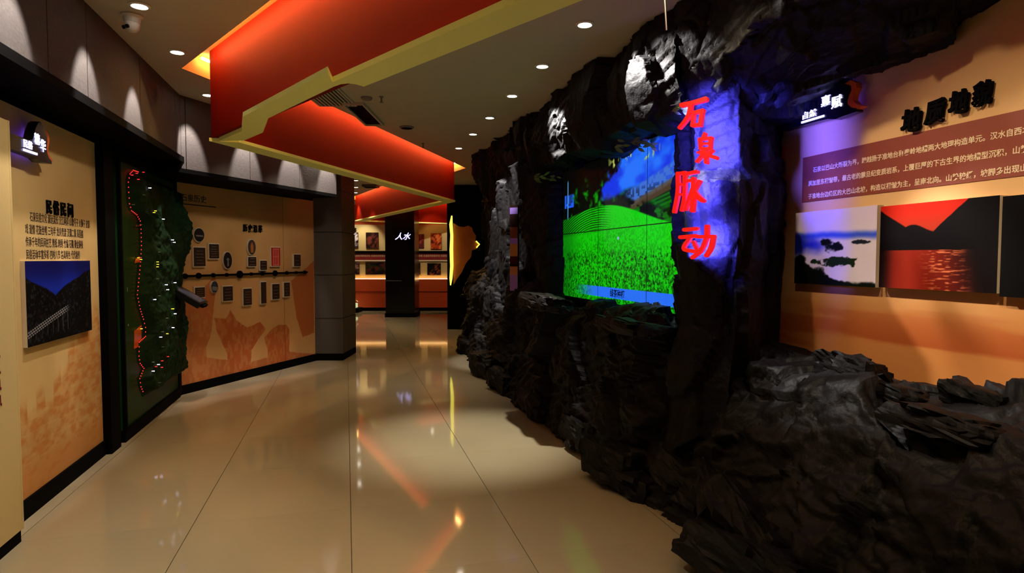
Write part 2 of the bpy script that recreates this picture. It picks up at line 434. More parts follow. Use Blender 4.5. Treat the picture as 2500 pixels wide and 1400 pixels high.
struct(MB().box(-9, -8.85, 9, 18, 0, CEIL).build('wall_far_left', 'orange_wall'), 'orange side wall of the far hall')
struct(MB().box(-9, TP1.x, 9.75, 9.85, 0, CEIL).build('wall_far_front', 'black'), 'dark wall behind the timeline wall end')
struct(MB().box(-6, 6, -3.2, -3.05, 0, CEIL).build('wall_front', 'black'), 'dark wall behind the viewer')
px_ = at_depth(1092, 700, 13.0).x
pw = struct(MB().box(px_, 3.2, 13.0, 13.2, 0, CEIL).build('wall_right_end', 'black'), 'black cross wall beyond the rock face')
struct(MB().box(px_, px_+.15, 13.2, YF, 0, CEIL).build('wall_right_return', 'black'), 'black side wall of the far hall')
struct(MB().box(3.2, 3.4, 4, 13.2, 0, CEIL).build('wall_right_outer', 'black'), 'black outer wall behind the rock')
# black column
ca = on_z(942, 775, 0); cb = on_z(1013, 775, 0); cw = cb.x-ca.x
colm = struct(MB().box(0, cw, 0, cw, .10, CEIL).build('wall_column', 'black_gloss', mw=Matrix.Translation(ca)), 'glossy black square column in the middle of the far hall')
MB().box(-.02, cw+.02, -.02, cw+.02, 0, .10).build('base', 'black', colm)
MB().box(.0, cw*.55, -.004, -.001, .93, .94).build('joint', 'grey_plastic', colm)

# ------------------------------------------------------------------ left exhibit boards
def mural_left(u, v):
    n = fbm(u*5, v*8, 5, 41); c = base(u, (206, 176, 118))*(.94+.12*n[..., None])
    wallh = .10+.30*u+.05*np.sin(u*9)+.05*(fbm(u*14, u*0+2, 3, 4)-.5)+.04*(np.floor(u*16) % 2)*(u > .3)
    m = sm(.03, -.03, v-wallh)*(.30+.6*sm(.3, .75, fbm(u*24, v*60, 5, 9)))*(.7+.3*(np.abs((v*26+fbm(u*8, v*4, 2, 3)) % 1-.5) > .08))
    m = np.maximum(m, sm(.14, .05, v)*.7)
    return mixc(c, m*.8, (186, 108, 48))
def board(name, x0, x1, out, z0, z1, fn, label):
    w = x1-x0; h = z1-z0
    t = empty(name, FL.mat((x0+x1)/2, (z0+z1)/2, 0), label, 'board')
    MB().box(-w/2, w/2, -out, .03, -h/2, h/2).build('backing_board', 'cream', t)
    sheet_print('mural_print', w, h, fn, .008, t, out=out+.0015)
    return t
bx0 = FL.loc(20, 700)[0]; bx1 = FL.loc(236, 700)[0]
bd2 = board('exhibit_board', bx0-.55, bx1, .012, .11, FL.loc(100, 292)[1], mural_left, 'cream exhibit board with orange ruins print, blue sign and night photo')
FL1 = .15
e1 = FL.loc(42, 900, FL1)[0]
def mural_plain(u, v): return base(u, (212, 184, 122))*(.95+.1*fbm(u*4, v*8, 4, 2)[..., None])
bd1 = empty('exhibit_board', FL.mat(e1-.8, 1.09, 0), 'cream board cut off at the left edge of the picture', 'board')
MB().box(-.8, .8, -FL1, -.02, -1.02, 1.12).build('backing_board', 'cream', bd1)
MB().box(.79, .803, -FL1-.004, -.02, -1.02, 1.12).build('edge_strip', 'cream', bd1)
MB().box(-.8, .8, -FL1+.01, -.0, -1.09, -1.02).build('plinth', 'black', bd1)
for k, z in enumerate((.42, .33, .24, -.0, -.08, -.16, -.24, -.32)):
    text('lettering', '石泉民风', .065, 'dark_red' if k > 2 else 'ink_black', bd1, .38, z, FL1+.002)
tb0 = text
MB().box(-3.2, bx1+.02, -.03, .04, 0, .11).build('baseboard_left', 'black', mw=FL.mat())
struct(bpy.data.objects['baseboard_left'], 'black skirting under the left boards')
# black post between board and map
pb = FL.loc(236, 700)[0]
struct(MB().box(pb, pb+.20, -.07, .04, 0, SF-.06).build('trim_5', 'black', mw=FL.mat()), 'black post between the board and the relief map')

def letters(body, fr, px0, px1, pytop, pybot, m, label, cat, out, extrude, bold, group=None, dy=0, shear=0):
    xs = np.linspace(px0, px1, len(body)+1)
    for k, ch in enumerate(body):
        xa = fr.loc(xs[k], (pytop+pybot)/2)[0]; xb = fr.loc(xs[k+1], (pytop+pybot)/2)[0]
        yk = dy*(k+.5-len(body)/2)
        zt = fr.loc((xs[k]+xs[k+1])/2, pytop+yk)[1]; zb = fr.loc((xs[k]+xs[k+1])/2, pybot+yk)[1]
        t = empty('raised_character', fr.mat(xa, zb, 0), label(k), cat, group)
        w = (xb-xa); h = zt-zb
        text('character', ch, h*1.05, m, t, w*.03, h*.10, out+extrude, extrude, bold, shear, sx=min(1.5, w/(h*1.02))*.80)
ORD = ['first', 'second', 'third', 'fourth']
letters('民俗民间', FL, 104, 174, 492, 527, 'ink_black', lambda k: f'{ORD[k]} small black raised title character on the left cream board', 'lettering', .012, .005, .0012, 'left board title characters', 3)
rows = ['石泉民俗文化 源远流长 汉江两岸 山歌号子 火狮子 皮影', '戏 道情 花鼓坐唱 三句半 龙舟竞渡 汉调二黄 采莲船', '传承千年的民间技艺 剪纸 刺绣 竹编 石雕 鎏金铜蚕', '民俗活动丰富多彩 四时八节 各具特色 代代相传']
tl = empty('text_block', FL.mat((FL.loc(55, 570)[0]+FL.loc(212, 570)[0])/2, FL.loc(130, 580)[1], .0135), 'four lines of small brown printing under the title on left board', 'lettering')
lw = FL.loc(212, 570)[0]-FL.loc(55, 570)[0]
for k, r in enumerate(rows):
    text('text_line', r, .062, 'ink_brown', tl, -lw/2+(.06 if k == 0 else 0), .09-.075*k, .0005, .0006, .0006, sx=lw/(.062*25.5))['kind'] = 'stuff'
def night_city(u, v):
    c = base(u, (3, 4, 8)); skyl = .60-.34*np.exp(-((u-.36)/.22)**2)*0
    mt = .55+.32*np.abs(u-.40)**.8*1.5+.03*fbm(u*9, v*0, 3, 2)
    sky = sm(-.01, .01, v-mt)
    blue = mixc(base(u, (10, 16, 90)), sm(.95, .6, v), (20, 44, 170))
    c = c*(1-sky[..., None])+blue*sky[..., None]
    city = (hsh(np.floor(u*70), np.floor(v*46)) > .88)*(1-sky)*sm(.30, .5, fbm(u*5, v*6, 3, 6)-.0)
    c = mixc(c, city*.32, (90, 98, 112))
    for off, w in ((0, .008), (.030, .006), (-.03, .005)):
        d = np.abs(v-(.13+off+.46*u*(1-.12*u))); c = mixc(c, sm(w, w*.3, d)*sm(.68, .5, u), (175, 175, 180))
    c = mixc(c, (np.abs((u*13) % 1-.5) < .05)*(v < .13+.46*u)*(v > .05+.1*u)*(u < .6)*.5, (90, 92, 98))
    return c
ph, w, h = photo('photo_print_panel', FL, (60, 219, 638, 852), night_city, .006, 'night photo of a bridge and city under blue sky on left board', group=None, out=.012, thick=.025)
text('caption', '石泉县城夜景 汉江大桥', .035, 'ink_brown', ph, -.16, -h/2-.075, .0, .0005)

# logo signs: dark bar with a mountain crest, lit characters, orange ribbon
def logo_sign(name, fr, rect, words, label, flip=False, thick=.05, off=.045):
    xm = rect[4]; x0 = fr.loc(rect[0], 300, off+thick)[0]; x1 = fr.loc(rect[1], 300, off+thick)[0]; z1 = fr.loc(xm, rect[2], off+thick)[1]; z0 = fr.loc(xm, rect[3], off+thick)[1]
    w = x1-x0; h = z1-z0
    t = empty(name, fr.mat(x0, z0, 0), label, 'sign')
    P = [(0, .06), (.0, .42), (.44, .42), (.52, .48), (.57, .72), (.64, .93), (.70, 1.0), (.76, .9), (.80, .78), (.84, .70), (.85, .55), (.83, .4), (.84, .25), (.88, .14), (.94, .08), (.94, .0), (.78, -.02), (.70, -.04), (.62, .02), (.5, .04)]
    P = [(x*w, z*h) for x, z in P]
    sb = MB().prism(P, lambda x, z, c: (x, -off-thick if c == 0 else -off, z)).build('sign_body', 'black_gloss', t)
    rb = [(.80, .80), (.86, .84), (.92, .74), (.93, .60), (.90, .46), (.89, .32), (.93, .2), (1.0, .10), (.90, .04), (.85, .14), (.83, .3), (.85, .46), (.875, .58), (.87, .70)]
    MB().prism([(x*w, z*h) for x, z in rb], lambda x, z, c: (x, -off-thick*.9 if c == 0 else -off-.005, z)).build('orange_ribbon', 'orange_acrylic', t)
    hp = [(.26, .12), (.26, .36), (.48, .37), (.56, .46), (.68, .82), (.80, .6), (.80, .1), (.6, .07)]
    MB().prism([(x*w, z*h) for x, z in hp], lambda x, z, c: (x, -off+.001 if c == 0 else -off+.012, z)).build('blue_backlight', 'sign_blue', t)
    o1 = off+thick+.004
    text('lit_characters', words[:2], h*.21, 'sign_text', sb, w*.29, h*.215, o1, .002, .0008, sx=w*.20/(h*.43))
    text('lit_characters', words[2], h*.30, 'sign_text', sb, w*.535, h*.40, o1, .002, .001, sx=w*.12/(h*.30))
    text('lit_characters', words[3], h*.34, 'sign_text', sb, w*.66, h*.27, o1, .002, .001, sx=w*.13/(h*.34))
    MB().box(w*.29, w*.58, -o1-.003, -o1+.003, h*.10, h*.155).build('lit_line', 'sign_text', sb)
    return t
logo_sign('logo_sign', FL, (17, 129, 297, 392, 98), '民俗精华', 'dark backlit sign with glowing blue characters on the left cream board')
logo_sign('logo_sign', FR, (1908, 2103, 186, 282, 2058), '自然禀赋', 'dark backlit sign with glowing blue characters above the tan text wall')

# ------------------------------------------------------------------ relief map
mz1 = 2.30
ML = 1.72
rm = empty('relief_map', FM.mat(0, 0, 0), 'green relief map of the county with red and white lights', 'relief map')
MB().box(0, ML, -.0, .03, .10, mz1).build('green_board', 'green_panel', rm)
MB().box(0, ML, -.02, .03, 0, .10).build('plinth', 'black', rm)
MB().box(0, .03, -.03, .0, .10, mz1).build('frame_edge', 'black', rm)
MB().box(0, ML, -.03, .0, mz1, mz1+.06).build('frame_edge', 'black', rm)
redpx = [(338, 420), (326, 416), (318, 425), (314, 445), (315, 470), (317, 498), (322, 515), (335, 525), (343, 540), (345, 560), (346, 600), (344, 640), (340, 680), (336, 720), (343, 755), (351, 780), (356, 800), (356, 822), (341, 836), (340, 870), (343, 888), (352, 900), (342, 925), (345, 945), (352, 962)]
rp = [FM.loc(x, y, .02) for x, y in redpx]
zs = np.array([p[1] for p in rp]); xsn = np.array([p[0] for p in rp])
order = np.argsort(zs)
nxr, nzr = 110, 220
U, V = np.meshgrid(np.linspace(0, 1, nxr), np.linspace(0, 1, nzr))
zl, zh = rp[-1][1]-.03, 2.24
Z = zl+(zh-zl)*V; XL = np.interp(Z, zs[order], xsn[order]); X = XL+(ML-.02-XL)*U
H = (.02+.16*fbm(X*3.2, Z*3.2, 5, 77)**1.4)*sm(0, .12, U)*sm(0, .03, V)*sm(1, .97, V) + .05*np.abs(fbm(X*16, Z*16, 3, 78)-.5)*sm(0, .1, U)
H += .12*sm(.6, 1, U)*sm(.62, .72, V)*sm(.92, .8, V)*fbm(X*9, Z*9, 3, 90)
me = bpy.data.meshes.new('terrain'); idx = np.arange(nxr*nzr).reshape(nzr, nxr)
fast_mesh(me, np.stack([X, -H-.003, Z], -1).reshape(-1, 3), np.stack([idx[:-1, :-1], idx[:-1, 1:], idx[1:, 1:], idx[1:, :-1]], -1).reshape(-1, 4))
me.materials.append(MATS['relief_green']); link(bpy.data.objects.new('terrain', me), rm)
def surf(x, z):
    k = int(np.clip((z-zl)/(zh-zl), 0, 1)*(nzr-1)); xl = XL[k, 0]; u = np.clip((x-xl)/(ML-.02-xl), 0, 1); return H[k, int(u*(nxr-1))]
ledm = MB().lathe([(.0005, -.003), (.0038, -.002), (.0048, 0), (.0038, .002), (.0005, .003)], 8)
led0 = None
acc = 0; path = []
for a, b in zip(rp[:-1], rp[1:]):
    a = Vector((a[0], 0, a[1])); b = Vector((b[0], 0, b[1])); n = max(1, int((b-a).length/.032))
    path += [a.lerp(b, k/n) for k in range(n)]
for p in path:
    if led0 is None: led0 = ledm.build('red_led', 'led_red', rm); o = led0
    else: o = share('red_led', led0, rm, (0, 0, 0))
    o.location = (p.x, -.018, p.z); o.rotation_euler = (math.pi/2, 0, 0)
def shared_leds(name, m, pts, r=1.0, out=.03):
    f0 = None
    for (x, y) in pts:
        lx_, lz_ = FM.loc(x, y, .06); 
        if f0 is None:
            f0 = MB().lathe([(.0005, -.02), (.004, -.02), (.003, .0), (.0055, .004), (.0055, .008), (.0005, .011)], 8).build(name, m, rm); o = f0
        else: o = share(name, f0, rm, (0, 0, 0))
        o.location = (lx_, -surf(lx_, lz_)-.025, lz_); o.rotation_euler = (math.pi/2, 0, 0); o.scale = (r, r, r)
wpx = [(357, 459), (381, 535), (398, 586), (410, 592), (389, 696), (407, 691), (392, 708), (369, 732), (408, 767), (402, 801), (379, 824), (378, 891), (368, 907)]
shared_leds('white_led', 'led_white', wpx, .75)
shared_leds('yellow_led', 'led_yellow', [(350, 630), (356, 634), (373, 640), (374, 646), (373, 652), (398, 755), (402, 755), (357, 803), (387, 816), (362, 515), (360, 519)], .6)
shared_leds('red_led', 'led_red', [(333, 428), (336, 438), (345, 424), (357, 421), (392, 872), (386, 882), (376, 896), (384, 898)], .6)
shared_leds('pin', 'pin_grey', [(340, 476), (335, 500), (356, 549), (372, 616), (374, 681), (378, 723), (388, 778), (380, 811), (386, 848), (368, 885), (372, 936)], .7)
text('lettering', '1', .05, 'pin_grey', rm, FM.loc(309, 712)[0], FM.loc(309, 712)[1], .003); text('lettering', '+', .05, 'pin_grey', rm, FM.loc(311, 800)[0], FM.loc(311, 800)[1], .003)
for (x0, y0, x1, y1) in ((327, 800, 345, 842), (330, 624, 342, 640), (331, 545, 345, 552)):   # bare copper coloured patches outside the county line
    a = FM.loc(x0, y0); b = FM.loc(x1, y1)
    MB().prism([(a[0], a[1]-.03), (b[0], a[1]), (b[0]-.02, b[1]), (a[0]-.02, b[1]-.01)], lambda x, z, c: (x, -.006 if c == 0 else -.001, z)).build('copper_patch', 'orange_acrylic', rm)
struct(MB().box(ML, ML+.10, -.01, .04, 0, SF-.06).build('trim_6', 'black', mw=FM.mat()), 'black post at the far end of the relief map')

# touch screen on an arm, with its cable loop
kp = FM.pt(ML+.02, 1.17, .0)
tc = at_depth(452, 716, 6.35)
kio = empty('touch_screen', Matrix.Translation(tc) @ Matrix.Rotation(TH, 4, 'Z'), 'black tilted touch screen on a bracket beside the relief map', 'touch screen')
R_ = Matrix.Rotation(math.radians(33), 4, 'Y')
MB().box(-.21, .21, -.18, .18, -.045, .012, R_).build('screen_housing', 'black_gloss', kio)
MB().box(-.185, .185, -.14, .14, .012, .015, R_).build('screen', 'tablet_screen', kio)
MB().box(.205, .235, -.10, .10, -.03, .0, R_).build('front_lip', 'black', kio)
MB().tube([(-.30, .05, -.16), (-.2, .02, -.14), (-.06, 0, -.03)], .022, 8).build('arm', 'black', kio)
MB().box(-.36, -.28, -.05, .12, -.26, -.06).build('wall_plate', 'black', kio)
ring = [(-.11+.062*math.cos(a), -.02, -.13+.085*math.sin(a)) for a in np.linspace(0, 2*math.pi, 24, endpoint=False)]
MB().tube(ring, .010, 6, True).build('cable_loop', 'black_gloss', kio, smooth=True)

# ------------------------------------------------------------------ timeline things
def frame_plaque(name, cx, cy, w, h, m, label, cat, shape='rect', fn=None, lines=0):
    (x0, z1), (x1, z0) = FT.loc(cx-w/2, cy-h/2), FT.loc(cx+w/2, cy+h/2); ww, hh = x1-x0, z1-z0
    t = empty(name, FT.mat((x0+x1)/2, (z0+z1)/2, 0), label, cat, None)
    if shape == 'rect':
        MB().box(-ww/2-.008, ww/2+.008, -.028, -.002, -hh/2-.012, hh/2+.012).build('backing_board', 'edge_white', t)
        fc = MB().box(-ww/2, ww/2, -.034, -.028, -hh/2, hh/2).build('face', m, t)
        for k in range(lines):
            z = hh/2*(.62-1.3*k/max(1, lines-1)); wd = ww*(.36 if k % 3 else .28)
            MB().box(-wd, wd*(.8 if k % 2 else 1), -.0352, -.034, z-.0022, z+.0022).build('text_line', 'plaque_text' if m != 'seal_red' else 'seal_line', fc)
    else:
        E = [(math.cos(a)*ww/2, math.sin(a)*hh/2) for a in np.linspace(0, 2*math.pi, 32, endpoint=False)]
        MB().prism([(x*1.09, z*1.09) for x, z in E], lambda x, z, c: (x, -.028 if c == 0 else -.002, z)).build('backing_board', 'edge_white', t)
        fc = MB().prism(E, lambda x, z, c: (x, -.033 if c == 0 else -.028, z)).build('face', m, t)
        if fn == 'ship':
            MB().prism([(-ww*.38, 0), (ww*.36, -.02*hh), (ww*.36, -.14*hh), (-ww*.3, -.12*hh)], lambda x, z, c: (x, -.035 if c == 0 else -.033, z)).build('silver_relic', 'grey_plastic', fc)
        elif fn == 'lamp':
            MB().prism([(-ww*.1, -.35*hh), (-ww*.06, 0), (-ww*.2, .06*hh), (0, .16*hh), (ww*.22, .06*hh), (ww*.06, 0), (ww*.1, -.35*hh)], lambda x, z, c: (x, -.035 if c == 0 else -.033, z)).build('silver_relic', 'grey_plastic', fc)
        elif fn == 'sky':
            MB().prism([(-ww*.38, -.3*hh), (-ww*.42, .02*hh), (-.1*ww, .05*hh), (ww*.42, -.04*hh), (ww*.3, -.33*hh)], lambda x, z, c: (x, -.035 if c == 0 else -.033, z)).build('pale_view', 'grey_plastic', fc)
        else:
            MB().prism([(-ww*.16, -.36*hh), (-ww*.2, .1*hh), (0, .36*hh), (ww*.2, .1*hh), (ww*.16, -.36*hh)], lambda x, z, c: (x, -.035 if c == 0 else -.033, z)).build('bronze_relic', 'map_brown', fc)
    return t
mat('plaque_text', C(130, 104, 78), .6); mat('oval_dark', C(26, 18, 24), .5); mat('oval_blue', C(40, 44, 66), .5); mat('oval_warm', C(70, 52, 46), .5)
frame_plaque('oval_plaque', 481, 574, 25, 34, 'oval_dark', 'dark oval plaque with silver band, leftmost above the timeline bar', 'plaque', 'oval', 'ship')
frame_plaque('oval_plaque', 551, 636, 21, 40, 'oval_dark', 'oval plaque with pale relic just above the timeline bar', 'plaque', 'oval', 'lamp')
frame_plaque('oval_plaque', 610, 604, 19, 37, 'oval_warm', 'brownish oval plaque with bronze relic under the timeline title', 'plaque', 'oval')
frame_plaque('oval_plaque', 519, 701, 17, 27, 'oval_blue', 'small bluish oval plaque below the timeline bar', 'plaque', 'oval', 'sky')
for (cx, cy, w, h, ln, lab) in (
    (482, 627.4, 28.8, 45.5, 5, 'largest dark text plaque below the leftmost oval plaque'),
    (517.6, 613.8, 24, 35, 5, 'dark text plaque right of the leftmost oval plaque'),
    (611, 639, 19.5, 22, 3, 'small square dark plaque under the brownish oval plaque'),
    (638.7, 648, 16, 22, 3, 'small dark plaque touching the bar left of the red seal'),
    (721.4, 636, 16, 28, 3, 'dark plaque farthest right above the timeline bar'),
    (483, 714, 24, 22, 4, 'dark plaque below the bar behind the touch screen'),
    (551.4, 717, 24, 33, 4, 'wide dark text plaque below the bar, right of the bluish oval'),
    (599.7, 725, 20.4, 38, 5, 'dark text plaque hanging lowest below the timeline bar'),
    (639, 715, 13.4, 51, 0, 'tall narrow dark plaque below the timeline bar'),
    (669, 712, 17.6, 35, 4, 'dark text plaque below the bar under the red seal'),
    (696, 707, 14, 32.5, 4, 'dark text plaque rightmost below the timeline bar')):
    frame_plaque('text_plaque', cx, cy, w, h, 'plaque', lab, 'plaque', 'rect', None, ln)
sl = frame_plaque('seal_plaque', 668.5, 627, 22, 44.6, 'seal_red', 'red seal plaque with carved lines above the timeline bar', 'plaque', 'rect', None, 0)
for x in (-.05, -.018, .018, .05): MB().box(x-.006, x+.006, -.0355, -.034, -.11, .11).build('carved_line', 'seal_line', sl)
for z in (-.11, 0, .1): MB().box(-.06, .06, -.0355, -.034, z-.005, z+.005).build('carved_line', 'seal_line', sl)
x0, z0 = FT.loc(441, 675); x1, z1 = FT.loc(746, 671)
tbar = empty('timeline_bar', FT.mat(x0, z0, 0), 'black timeline bar with round knots across the tan wall', 'timeline')
MB().box(0, x1-x0, -.04, -.015, -.012, .012).build('bar', 'ink_black', tbar)
for zx, r in ((35, 30), (215, 34), (408, 26), (585, 22), (757, 46), (908, 21), (1055, 26), (1223, 38), (1377, 25), (1500, 20), (1615, 24)):
    kx_ = FT.loc(440+zx/5.384, 673)[0]-x0; rr = r/5.384*8.0/F
    MB().lathe([(rr, 0), (rr, .02), (rr*.8, .03)], 20, Matrix.Translation((kx_, -.02, 0)) @ Matrix.Rotation(math.pi/2, 4, 'X')).build('knot', 'ink_black', tbar)
letters('历史沿革', FT, 591, 640, 549, 567, 'ink_black', lambda k: f'{ORD[k]} black raised title character above the timeline', 'lettering', .01, .006, .0018, 'timeline title characters', 1)
hd = empty('heading_strip', FT.mat(FT.loc(418, 480)[0], FT.loc(418, 484)[1], 0), 'small dark heading strip at the top left of the timeline wall', 'lettering')
MB().box(0, .10, -.006, -.002, -.05, .06).build('emblem', 'plaque', hd); text('lettering', '石泉历史', .09, 'plaque', hd, .12, -.01, .004); MB().box(.1, .62, -.005, -.002, -.055, -.045).build('underline', 'plaque', hd)

# ------------------------------------------------------------------ text wall on the right
letters('地质地貌', FR, 2208, 2438, 232, 290, 'ink_black', lambda k: f'{ORD[k]} large black brush title character on the tan text wall', 'lettering', .012, .010, .0035, 'text wall title characters', -22, .12)
xa, za = FR.loc(1962, 386); xb, zb = FR.loc(2760, 386); zc = FR.loc(1962, 495)[1]
tp = empty('information_board', FR.mat(xa, zc, 0), 'brown panel with three lines of cream printing on text wall', 'board')
PWd = 1.98; PH = za-zc
MB().box(0, PWd, -.006, -.0, 0, PH).build('backing_board', mat('panel_brown', C(134, 60, 34), .55), tp)
L3 = ['    石泉以巴山大断裂为界，跨越扬子准地台和秦岭地槽两大地理构造单元。汉水自西北向东南横贯其中，北部属秦岭南麓', '属加里东褶皱带，最古老的震旦纪变质岩系，上覆巨厚的下古生界的地槽型沉积，山势巍峨，峰峦挺拔。构造属扬', '子准地台边缘区的大巴山北坡，构造以褶皱为主，呈南北向。山势较缓，坡脚多出现山间坝子和宽阔河谷。']
for k, s_ in enumerate(L3): text('text_line', s_, .0365, 'text_cream', tp, .055, PH-.105-.083*k, .0068, .0005, .0006, sx=.96)['kind'] = 'stuff'
def cloud_sea(u, v):
    c = mixc(base(u, (226, 214, 226)), sm(.55, 1, v), (214, 196, 220))
    c = mixc(c, sm(.08, .0, np.abs(v-.66+.03*u-.03*fbm(u*7, v*3, 3, 1))), (60, 90, 226))
    c = mixc(c, sm(.20, .05, np.abs(v-.54)+.16*u+.12*(fbm(u*6, v*6, 3, 4)-.5))*sm(.6, .2, u), (30, 40, 205))
    d = sm(.0, .05, .40-v-.55*u+.24*(fbm(u*8, v*8, 4, 9)-.4)); c = mixc(c, d, (8, 12, 12))
    e = ((u-.50)/.16)**2+((v-.52+.25*(u-.45))/.12)**2+1.6*(fbm(u*12, v*12, 3, 5)-.5); c = mixc(c, sm(.7, .35, e), (10, 16, 22))
    f = ((u-.55)/.30)**2+((v-.31)/.07)**2+2.6*(fbm(u*16, v*16, 3, 15)-.5); c = mixc(c, sm(.9, .5, f), (24, 40, 20))
    g_ = ((u-.85)/.12)**2+((v-.56)/.03)**2+2*(fbm(u*14, v*14, 3, 25)-.5); c = mixc(c, sm(.9, .5, g_), (30, 36, 50))
    k_ = sm(.07, .03, v+.06*(fbm(u*14, v*6, 3, 35)-.5))*sm(.45, .6, u); c = mixc(c, k_, (14, 22, 14))
    return c
def red_lake(u, v):
    sky = mixc(base(u, (196, 34, 14)), sm(.95, .66, v), (176, 52, 30)); c = sky
    ml = .94-.95*u+.0*v+.03*(fbm(u*12, v*0, 3, 1)); ml = np.maximum(ml, .66+.10*np.exp(-((u-.32)/.13)**2)-.02*u)
    mr = .60+1.25*(u-.46)+.03*fbm(u*9, v*0, 3, 2); hill = np.maximum(ml, np.where(u > .46, mr, 0))
    c = mixc(c, sm(.006, -.006, v-hill), (9, 5, 4))
    lake = sm(.455, .45, v); lk = mixc(base(u, (96, 22, 10)), sm(.4, 0, np.abs(u-.30)), (138, 34, 16))
    lk = mixc(lk, sm(.60, .95, u+.15*v), (14, 6, 5)); lk = mixc(lk, sm(.16, .0, u), (16, 6, 5))
    gl = sm(.54, .75, fbm(u*16, v*120, 2, 8))*sm(.24, .05, np.abs(u-.60+.1*(v-.2)))
    lk = mixc(lk, gl, (208, 108, 66)); c = c*(1-lake[..., None])+lk*lake[..., None]
    return c
def dark_peak(u, v): return mixc(base(u, (8, 6, 6)), sm(.6, .9, v-.6*(1-u)), (90, 40, 26))
photo('photo_print_panel', FR, (1943, 2142, 521, 692), cloud_sea, .004, 'photo of a blue and white sea of clouds, left of the three on text wall', out=.0, thick=.045)
photo('photo_print_panel', FR, (2151, 2441, 505, 702), red_lake, .004, 'photo of a red sunset over a lake between black mountains', out=.0, thick=.045)
photo('photo_print_panel', FR, (2449, 2850, 480, 725), dark_peak, .008, 'dark photo cut off at the right edge of the picture', out=.0, thick=.045)

# ------------------------------------------------------------------ video wall
SL = 2.85; SH = 1.31; SZ0 = 1.105
def screen_img(u, v):
    n = fbm(u*40, v*26, 4, 3); n2 = fbm(u*9, v*7, 4, 13)
    tree = mixc(base(u, (2, 6, 3)), sm(.52, .78, fbm(u*22, v*16, 4, 5))*sm(.35, .15, np.abs(u-.33))*sm(.95, .78, v), (10, 150, 10))
    c = tree
    sky = sm(-.03, .03, u-.40-.14*(n2-.5)*2)*sm(-.03, .02, v-.755+.06*(1-u)-.05*(n2-.5))
    skc = mixc(base(u, (18, 54, 226)), sm(.4, .7, n2)*.8, (40, 128, 255)); c = c*(1-sky[..., None])+skc*sky[..., None]
    ovr = sm(.0, .06, v-.985+.20*sm(.62, .40, u)+.14*(fbm(u*18, v*12, 4, 23)-.5)*2-.02)*sm(.9, .6, u); c = mixc(c, ovr, (2, 4, 2))
    lf = sm(.60, .72, fbm(u*60, v*18, 3, 29))*sm(.045, .02, np.abs(v-.93+.06*(u-.55)))*sm(.20, .10, np.abs(u-.57)); c = mixc(c, lf, (190, 200, 90))
    vil = sm(.02, 0, np.abs(v-(.66+.16*(u-.52)/.4))-.045)*sm(.50, .58, u); c = mixc(c, vil*(.55+.45*(hsh(np.floor(u*90), np.floor(v*50)) > .35)), (60, 110, 205))
    vr = sm(.02, 0, np.abs(v-(.60+.16*(u-.52)/.4))-.02)*sm(.46, .5, u); c = mixc(c, vr*.8, (90, 70, 40))
    hl = sm(.01, -.01, v-(.56+.14*(u-.46)/.4))*sm(.42, .47, u)
    tr = .5+.5*np.sin((v-.25*u-.3*(u-.7)**2)*260); hc = mixc(base(u, (6, 46, 8)), tr*.75, (24, 130, 16)); hc = mixc(hc, sm(.45, .65, n2)*.7, (10, 120, 8)); c = c*(1-hl[..., None])+hc*hl[..., None]
    bnd = .665-.19*sm(.38, .92, u)-.05*sm(.28, .0, u)
    fo = sm(.03, -.01, v-(bnd+.06+.05*(fbm(u*20, v*0, 3, 2)-.5)))*sm(.36, .5, u)*sm(.45, .6, fbm(u*26, v*20, 3, 19)+.1); c = mixc(c, fo, (3, 12, 4))
    md = sm(.006, -.006, v-bnd)
    gcol = mixc(base(u, (14, 196, 8)), sm(.42, .62, fbm(u*170, v*90, 3, 83))*sm(.55, .2, v-.25*u)*.55, (2, 60, 2)); gcol = mixc(gcol, sm(.30, .75, u)*sm(.22, .4, v)*.6, (20, 222, 10)); gcol = mixc(gcol, sm(.22, .02, u)*.5, (4, 66, 10))
    arc = np.sqrt((u-.33)**2*1.3+(v-.24)**2*1.4); te = sm(.25, .7, .5+.5*np.sin(arc*330+5*n2))*sm(.46, .30, u)*sm(.47, .52, v-.05*(u-.2)); gcol = mixc(gcol, te*.85, (2, 34, 2))
    gcol = mixc(gcol, sm(.56, .70, fbm(u*150, v*70, 2, 37))*sm(.40, .30, v)*.8, (0, 40, 0))
    c = c*(1-md[..., None])+gcol*md[..., None]
    ho = sm(.004, 0, np.abs(u-.065)-.045)*sm(.004, 0, np.abs(v-.755)-.05)*(.55+.45*(hsh(np.floor(u*60), np.floor(v*50)) > .45)); c = mixc(c, ho*(v > bnd), (30, 90, 235))
    c = mixc(c, sm(.006, .002, np.abs(u-.052))*sm(.60, .63, v)*sm(.93, .9, v), (90, 160, 220))
    c = mixc(c, sm(.011, .006, np.hypot((u-.485)*1.4, (v-.435)*.8)), (150, 170, 240)); c = mixc(c, sm(.020, .008, np.hypot((u-.93)*1.2, (v-.30)*1.0)), (110, 170, 220))
    bar = sm(.003, 0, np.abs(v-.072)-.034)*sm(.10, .34, u); c = mixc(c, bar*.95, (40, 108, 255))
    return np.clip(c, 0, 255)
vw = empty('video_display', FS.mat(0, SZ0, 0), 'video wall of six panels showing green tea terraces', 'screen')
for r in range(2):
    for k in range(3):
        w = SL/3; h = SH/2; bz = .004
        p = MB().box(k*w, (k+1)*w, 0, .08, r*h, (r+1)*h).build('display_panel', 'bezel', vw)
        s_ = sheet_print('display', w-2*bz, h-2*bz, screen_img, .0042, p, 'screen', .0015, k/3+bz/SL, (k+1)/3-bz/SL, r/2+bz/SH, (r+1)/2-bz/SH)
        s_.location = ((k+.5)*w, 0, (r+.5)*h)
text('caption', '绿茶种植', .075, 'ink_black', vw, SL*.43, SH*.050, .003, .0004, .001)
